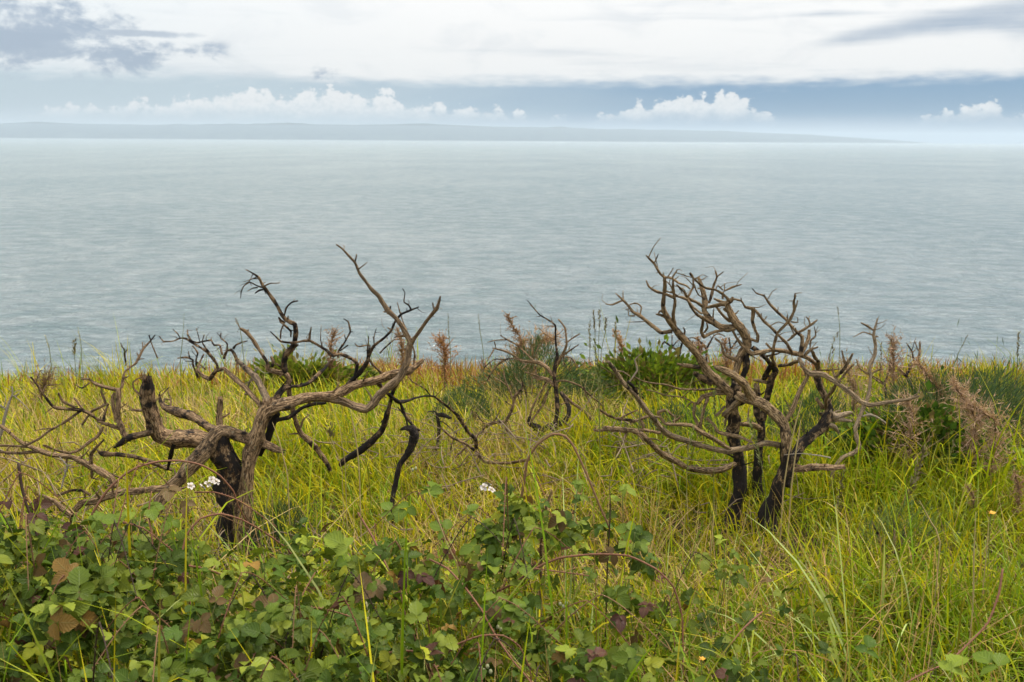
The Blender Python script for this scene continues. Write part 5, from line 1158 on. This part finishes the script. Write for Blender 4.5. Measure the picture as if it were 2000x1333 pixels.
sprig('long brown gorse sprig leaning left, right of the two-pronged dead shrub', [(1840,775),(1822,748),(1804,722),(1796,712)], 5.0, 56, 1.3, (0.25, 0.155, 0.095))
sprig('big leaning brown gorse sprig at the right side of the meadow', [(1905,822),(1888,790),(1872,765),(1862,750)], 4.35, 74, 1.3, (0.28, 0.18, 0.125))
sprig('wide brown gorse sprig low at the right side of the meadow', [(1945,830),(1925,810),(1905,796),(1890,790)], 4.3, 80, 1.2, (0.28, 0.18, 0.125))
sprig('brown gorse tuft below the tip of the long right arm', [(1782,812),(1776,795),(1768,780)], 4.35, 80, 1.1, (0.27, 0.175, 0.12))
sprig('pinkish brown gorse tuft at the right edge of the picture', [(1990,968),(1988,948),(1982,925)], 3.9, 48, 1.2, (0.22, 0.13, 0.085))
sprig('small pinkish brown gorse tuft in the right-hand grass', [(1902,975),(1896,962),(1890,950)], 3.9, 30, 1.0, (0.23, 0.14, 0.09))
sprig('fuzzy pale dead flower spike in the middle of the foreground', [(1058,1020),(1066,995),(1072,975),(1078,958)], 2.8, 30, 1.2, (0.30, 0.20, 0.11))
sprig('dark brown gorse sprig on the meadow behind the left branches', [(80,770),(88,750),(96,735)], 6.2, 70, 0.9, (0.13, 0.08, 0.05))

# ------------------------------------------------------------------ seeding grass stalks
def seed_head(p0, p1, r, n, rg, loose):
    r = r * 0.75; V, F = [], []
    ax = (p1 - p0); L = ax.length; ax.normalize()
    for k in range(n):
        f = k / n; a = Vector((rg.gauss(0, 1), rg.gauss(0, 1), rg.gauss(0, 1))); nr = (a - ax * a.dot(ax)).normalized()
        b = p0 + ax * (L * f) + nr * (r * loose * rg.uniform(.3, 1)); e = b + (ax * 0.9 + nr * 0.5).normalized() * r * rg.uniform(1.6, 2.6); w_ = ax.cross(nr) * r * 0.42
        mid = b.lerp(e, 0.45); s_ = len(V); V += [tuple(b), tuple(mid - w_), tuple(mid + w_), tuple(e)]; F += [(s_, s_ + 1, s_ + 3, s_ + 2)]
    return np.array(V), np.array(F)
srg = random.Random(77)
def stalk(label, pts, d, head, wpx=1.3, hr=2.0, loose=0.5, nh=34, mat=M_GSTALK, hm=M_SEED, group='seeding grass stalks'):
    """pts base -> tip; head = part of the length that carries seed"""
    W = [P(a, b_, d) for a, b_ in pts]; g = gz(W[0].x, W[0].y)
    if W[0].z > g: W.insert(0, Vector((W[0].x, W[0].y, g - 0.01)))
    r_ = thing('grass_stalk', (W[0].x, W[0].y, g), label, 'grass stalk', group)
    V, F, uv, at = tube(W, [max(0.0009, wpx * .5 * MPP(d))] * (len(W) - 1) + [0.0006], 5, 0.03, 1, 0, None, step=0.05, gnarl=0.02)
    link('stalk', mesh_np('stalk', V, F, mat), r_)
    Q, _ = catmull(W, [1] * len(W), 0.01); k = max(0, int(len(Q) * (1 - head)) - 1)
    if head > 0:
        V, F = seed_head(Q[k], Q[-1], hr * MPP(d), nh, srg, loose); link('seed_head', mesh_np('seed_head', V, [F], hm), r_)
side = lambda x: 'left' if x < 700 else 'right' if x > 1300 else 'centre'
for lab, pts, d, hd, kw in (
    ('thin seeding grass stalk on the skyline right of the tall forked branch', [(880,690),(876,650),(875,612)], 6.8, .22, {}),
    ('lone thin seeding stalk against the sea left of the central dead shrub', [(944,690),(938,650),(934,614)], 6.8, .2, {}),
    ('seeding stalk with dark heads just left of the dense dead shrub', [(1163,700),(1162,650),(1159,608)], 6.0, .22, dict(hr=4)),
    ('second dark-headed stalk left of the dense dead shrub', [(1168,700),(1170,650),(1171,607)], 6.0, .16, dict(hr=4)),
    ('leaning dark-headed stalk left of the dense dead shrub', [(1174,690),(1182,650),(1184,622)], 6.0, .14, dict(hr=4)),
    ('short dark-headed stalk beside the leaning one left of the dense shrub', [(1152,690),(1152,660),(1151,630)], 6.0, .3, dict(hr=4)),
    ('tall seeding stalk with small head left of the bright leafy bush', [(1200,690),(1202,660),(1202,630)], 6.2, .2, dict(hr=3.6)),
    ('tall green bristly grass head in the centre meadow', [(1178,800),(1172,740),(1164,690),(1160,662)], 4.6, .5, dict(hr=5, nh=60, hm=M_GSTALK)),
    ('thin stalk with leafy head on the skyline at the left', [(146,700),(146,680),(145,664)], 7.3, .3, dict(hr=5)),
    ('pale feathery grass stalk on the left skyline', [(160,710),(158,670),(152,640)], 7.0, .2, dict(hm=M_SEEDP)),
    ('very thin pale stalk on the far left skyline', [(100,710),(96,680),(88,656)], 7.2, .2, dict(hm=M_SEEDP)),
    ('thin stalk with beads beside the dark leaning twig, left', [(352,715),(356,670),(360,612)], 5.5, 0, {}),
    ('slender stalk with small buds standing in front of the left branches', [(476,700),(470,650),(462,620)], 4.6, .25, dict(hr=3, loose=2.2, nh=14)),
    ('tall thin seeding stalk on the skyline at the right', [(1640,690),(1640,640),(1636,600)], 6.8, .1, {}),
    ('leafy seeding stalk on the skyline left of the pale crooked stem', [(1620,700),(1624,680),(1634,650)], 6.4, .5, dict(hr=6, nh=20)),
    ('thin dark-headed stalk on the right skyline', [(1722,690),(1720,672)], 6.4, .5, dict(hr=4)),
    ('thin stalk near the right edge of the skyline', [(1862,720),(1872,690),(1890,655)], 6.4, .15, {}),
    ('reddish stalk near the right edge of the skyline', [(1985,740),(1988,690),(1990,650)], 5.6, .25, dict(hr=4)),
    ('dry brown seed head stalk under the left limb arch', [(668,920),(655,880),(645,850),(642,833)], 3.6, .10, dict(hr=7, loose=1.6, nh=30, mat=M_STRAW)),
    ('thin dry stalk beside the brown seed head under the left limb arch', [(674,905),(668,870),(664,835),(650,800),(640,780)], 3.6, 0, dict(mat=M_STRAW)),
    ('upright brown dry stalk right of the brown seed head', [(702,930),(698,880),(690,830),(684,800)], 3.5, 0, dict(mat=M_STRAW, wpx=2.6)),
    ('thin dry stalk hanging below the broken log end', [(562,935),(556,905),(545,860),(532,825)], 3.4, 0, dict(mat=M_STRAW, wpx=2.4)),
    ('orange brown stalk left of the right trunk pair', [(1545,960),(1552,900),(1560,850),(1564,820)], 3.7, 0, dict(mat=M_STRAW, wpx=3)),
    ('tall dry orange stalk in front of the right trunk', [(1530,960),(1542,880),(1556,820),(1570,770)], 3.7, 0, dict(mat=M_STRAW, wpx=2.6)),
    ('green bristly grass head in front of the two right trunks', [(1496,980),(1486,900),(1472,850),(1465,822)], 3.5, .28, dict(hr=6, nh=60, hm=M_GSTALK)),
    ('tall green bristly grass head below the twisted knob', [(1394,960),(1394,850),(1396,790),(1395,762)], 3.5, .14, dict(hr=5, nh=50, hm=M_GSTALK)),
    ('slim green grass head left of the right trunks', [(1342,930),(1344,880),(1356,830)], 3.5, .3, dict(hr=4, nh=40, hm=M_GSTALK)),
    ('brown feathery grass plume at the right side', [(1770,990),(1780,950),(1796,910),(1806,876)], 3.9, .7, dict(hr=7, nh=90, loose=1.4)),
    ('drooping brown grass plume right of the log', [(1640,960),(1648,930),(1645,920)], 3.7, .5, dict(hr=6, nh=50, loose=1.2)),
    ('slender brown seed spike in the right-hand grass', [(1850,905),(1858,880),(1864,855)], 4.1, .7, dict(hr=4, nh=40)),
    ('pale cream grass plume among the central bramble leaves', [(728,1215),(733,1200),(738,1180),(716,1180)], 2.25, .5, dict(hr=6, nh=60, hm=M_SEEDP)),
    ('pale cream grass plume low in the centre brambles', [(770,1260),(786,1240),(795,1225)], 2.15, .8, dict(hr=6, nh=60, hm=M_SEEDP)),
    ('green ribbed grass head at the bottom left of centre', [(645,1340),(642,1290),(640,1240)], 2.1, .45, dict(hr=6, nh=50, hm=M_GSTALK)),
    ('green jointed grass head in front of the left trunk base', [(524,1250),(518,1150),(514,1070)], 2.4, .35, dict(hr=4, nh=40, hm=M_GSTALK)),
    ('broken straw stem standing in the bottom left of centre', [(682,1350),(674,1290),(669,1232)], 2.1, 0, dict(mat=M_STRAW, wpx=4)),
    ('thick cut straw stem at the bottom, second from the left of centre', [(1830,1340),(1822,1290),(1818,1250)], 2.1, .5, dict(hr=6, nh=50)),
    ('long slanting straw at the left of the foreground', [(260,1150),(210,1090),(150,1010),(90,930),(60,890)], 2.7, 0, dict(mat=M_STRAW, wpx=2)),
    ('long slanting straw right of the white flower', [(900,1130),(872,1060),(850,1000),(836,955)], 2.6, 0, dict(mat=M_STRAW, wpx=2.6)),
    ('dark bare stalk in the right-centre grass', [(1186,1110),(1190,1040),(1192,990),(1190,940)], 2.8, 0, dict(mat=M_CANEP, wpx=3)),
    ('pale bleached straw slanting in the right-hand grass', [(1836,1060),(1818,1020),(1796,978)], 3.0, 0, dict(mat=M_STRAW, wpx=3)),
    ('rusty upright stem at the right of the foreground', [(1900,1190),(1902,1090),(1906,1000)], 2.7, 0, dict(mat=M_STRAW, wpx=3)),
    ('rusty thin stem next to the yellow flower', [(1926,1090),(1930,1040),(1932,1010)], 3.0, 0, dict(mat=M_STRAW, wpx=2)),
    ('tall thin green stem in the centre-right grass', [(1250,980),(1246,880),(1250,780),(1246,690)], 4.2, 0, dict(wpx=2.4)),
    ('green bent grass stem in the right-centre meadow', [(1172,900),(1170,800),(1168,740),(1155,705)], 4.3, 0, dict(wpx=2.4))):
    stalk(lab, pts, d, hd, **kw)
# two small orange-yellow blooms on the right
def bloom(label, px, py, d, r):
    p_ = P(px, py, d); g = gz(p_.x, p_.y); r_ = thing('yellow_flower', (p_.x, p_.y, g), label, 'flower', 'yellow flowers')
    V, F, uv, at = tube([Vector((p_.x, p_.y, g)), Vector((p_.x + .01, p_.y, (g + p_.z) / 2)), p_], [.0014, .0012, .001], 5, .03, 1, 0, None, step=.05); link('stalk', mesh_np('stalk', V, F, M_GSTALK), r_)
    pm = mesh_np('petal', np.array([(0, 0, 0), (r * .5, -r * .35, r * .25), (r * .5, r * .35, r * .25), (r, -r * .2, r * .3), (r, r * .2, r * .3)]), [np.array([(0, 1, 2)]), np.array([(1, 3, 4, 2)])], M_YELLOW)
    for k in range(6):
        q = bpy.data.objects.new('petal', pm); COL.objects.link(q); q.parent = r_; q.location = p_ - r_.location; q.rotation_euler = (0.4, 0, k * 1.047)
bloom('small orange-yellow flower in the right-hand grass', 1935, 1003, 3.0, .014)
bloom('tiny orange flower low at the bottom right of centre', 1370, 1288, 2.2, .009)
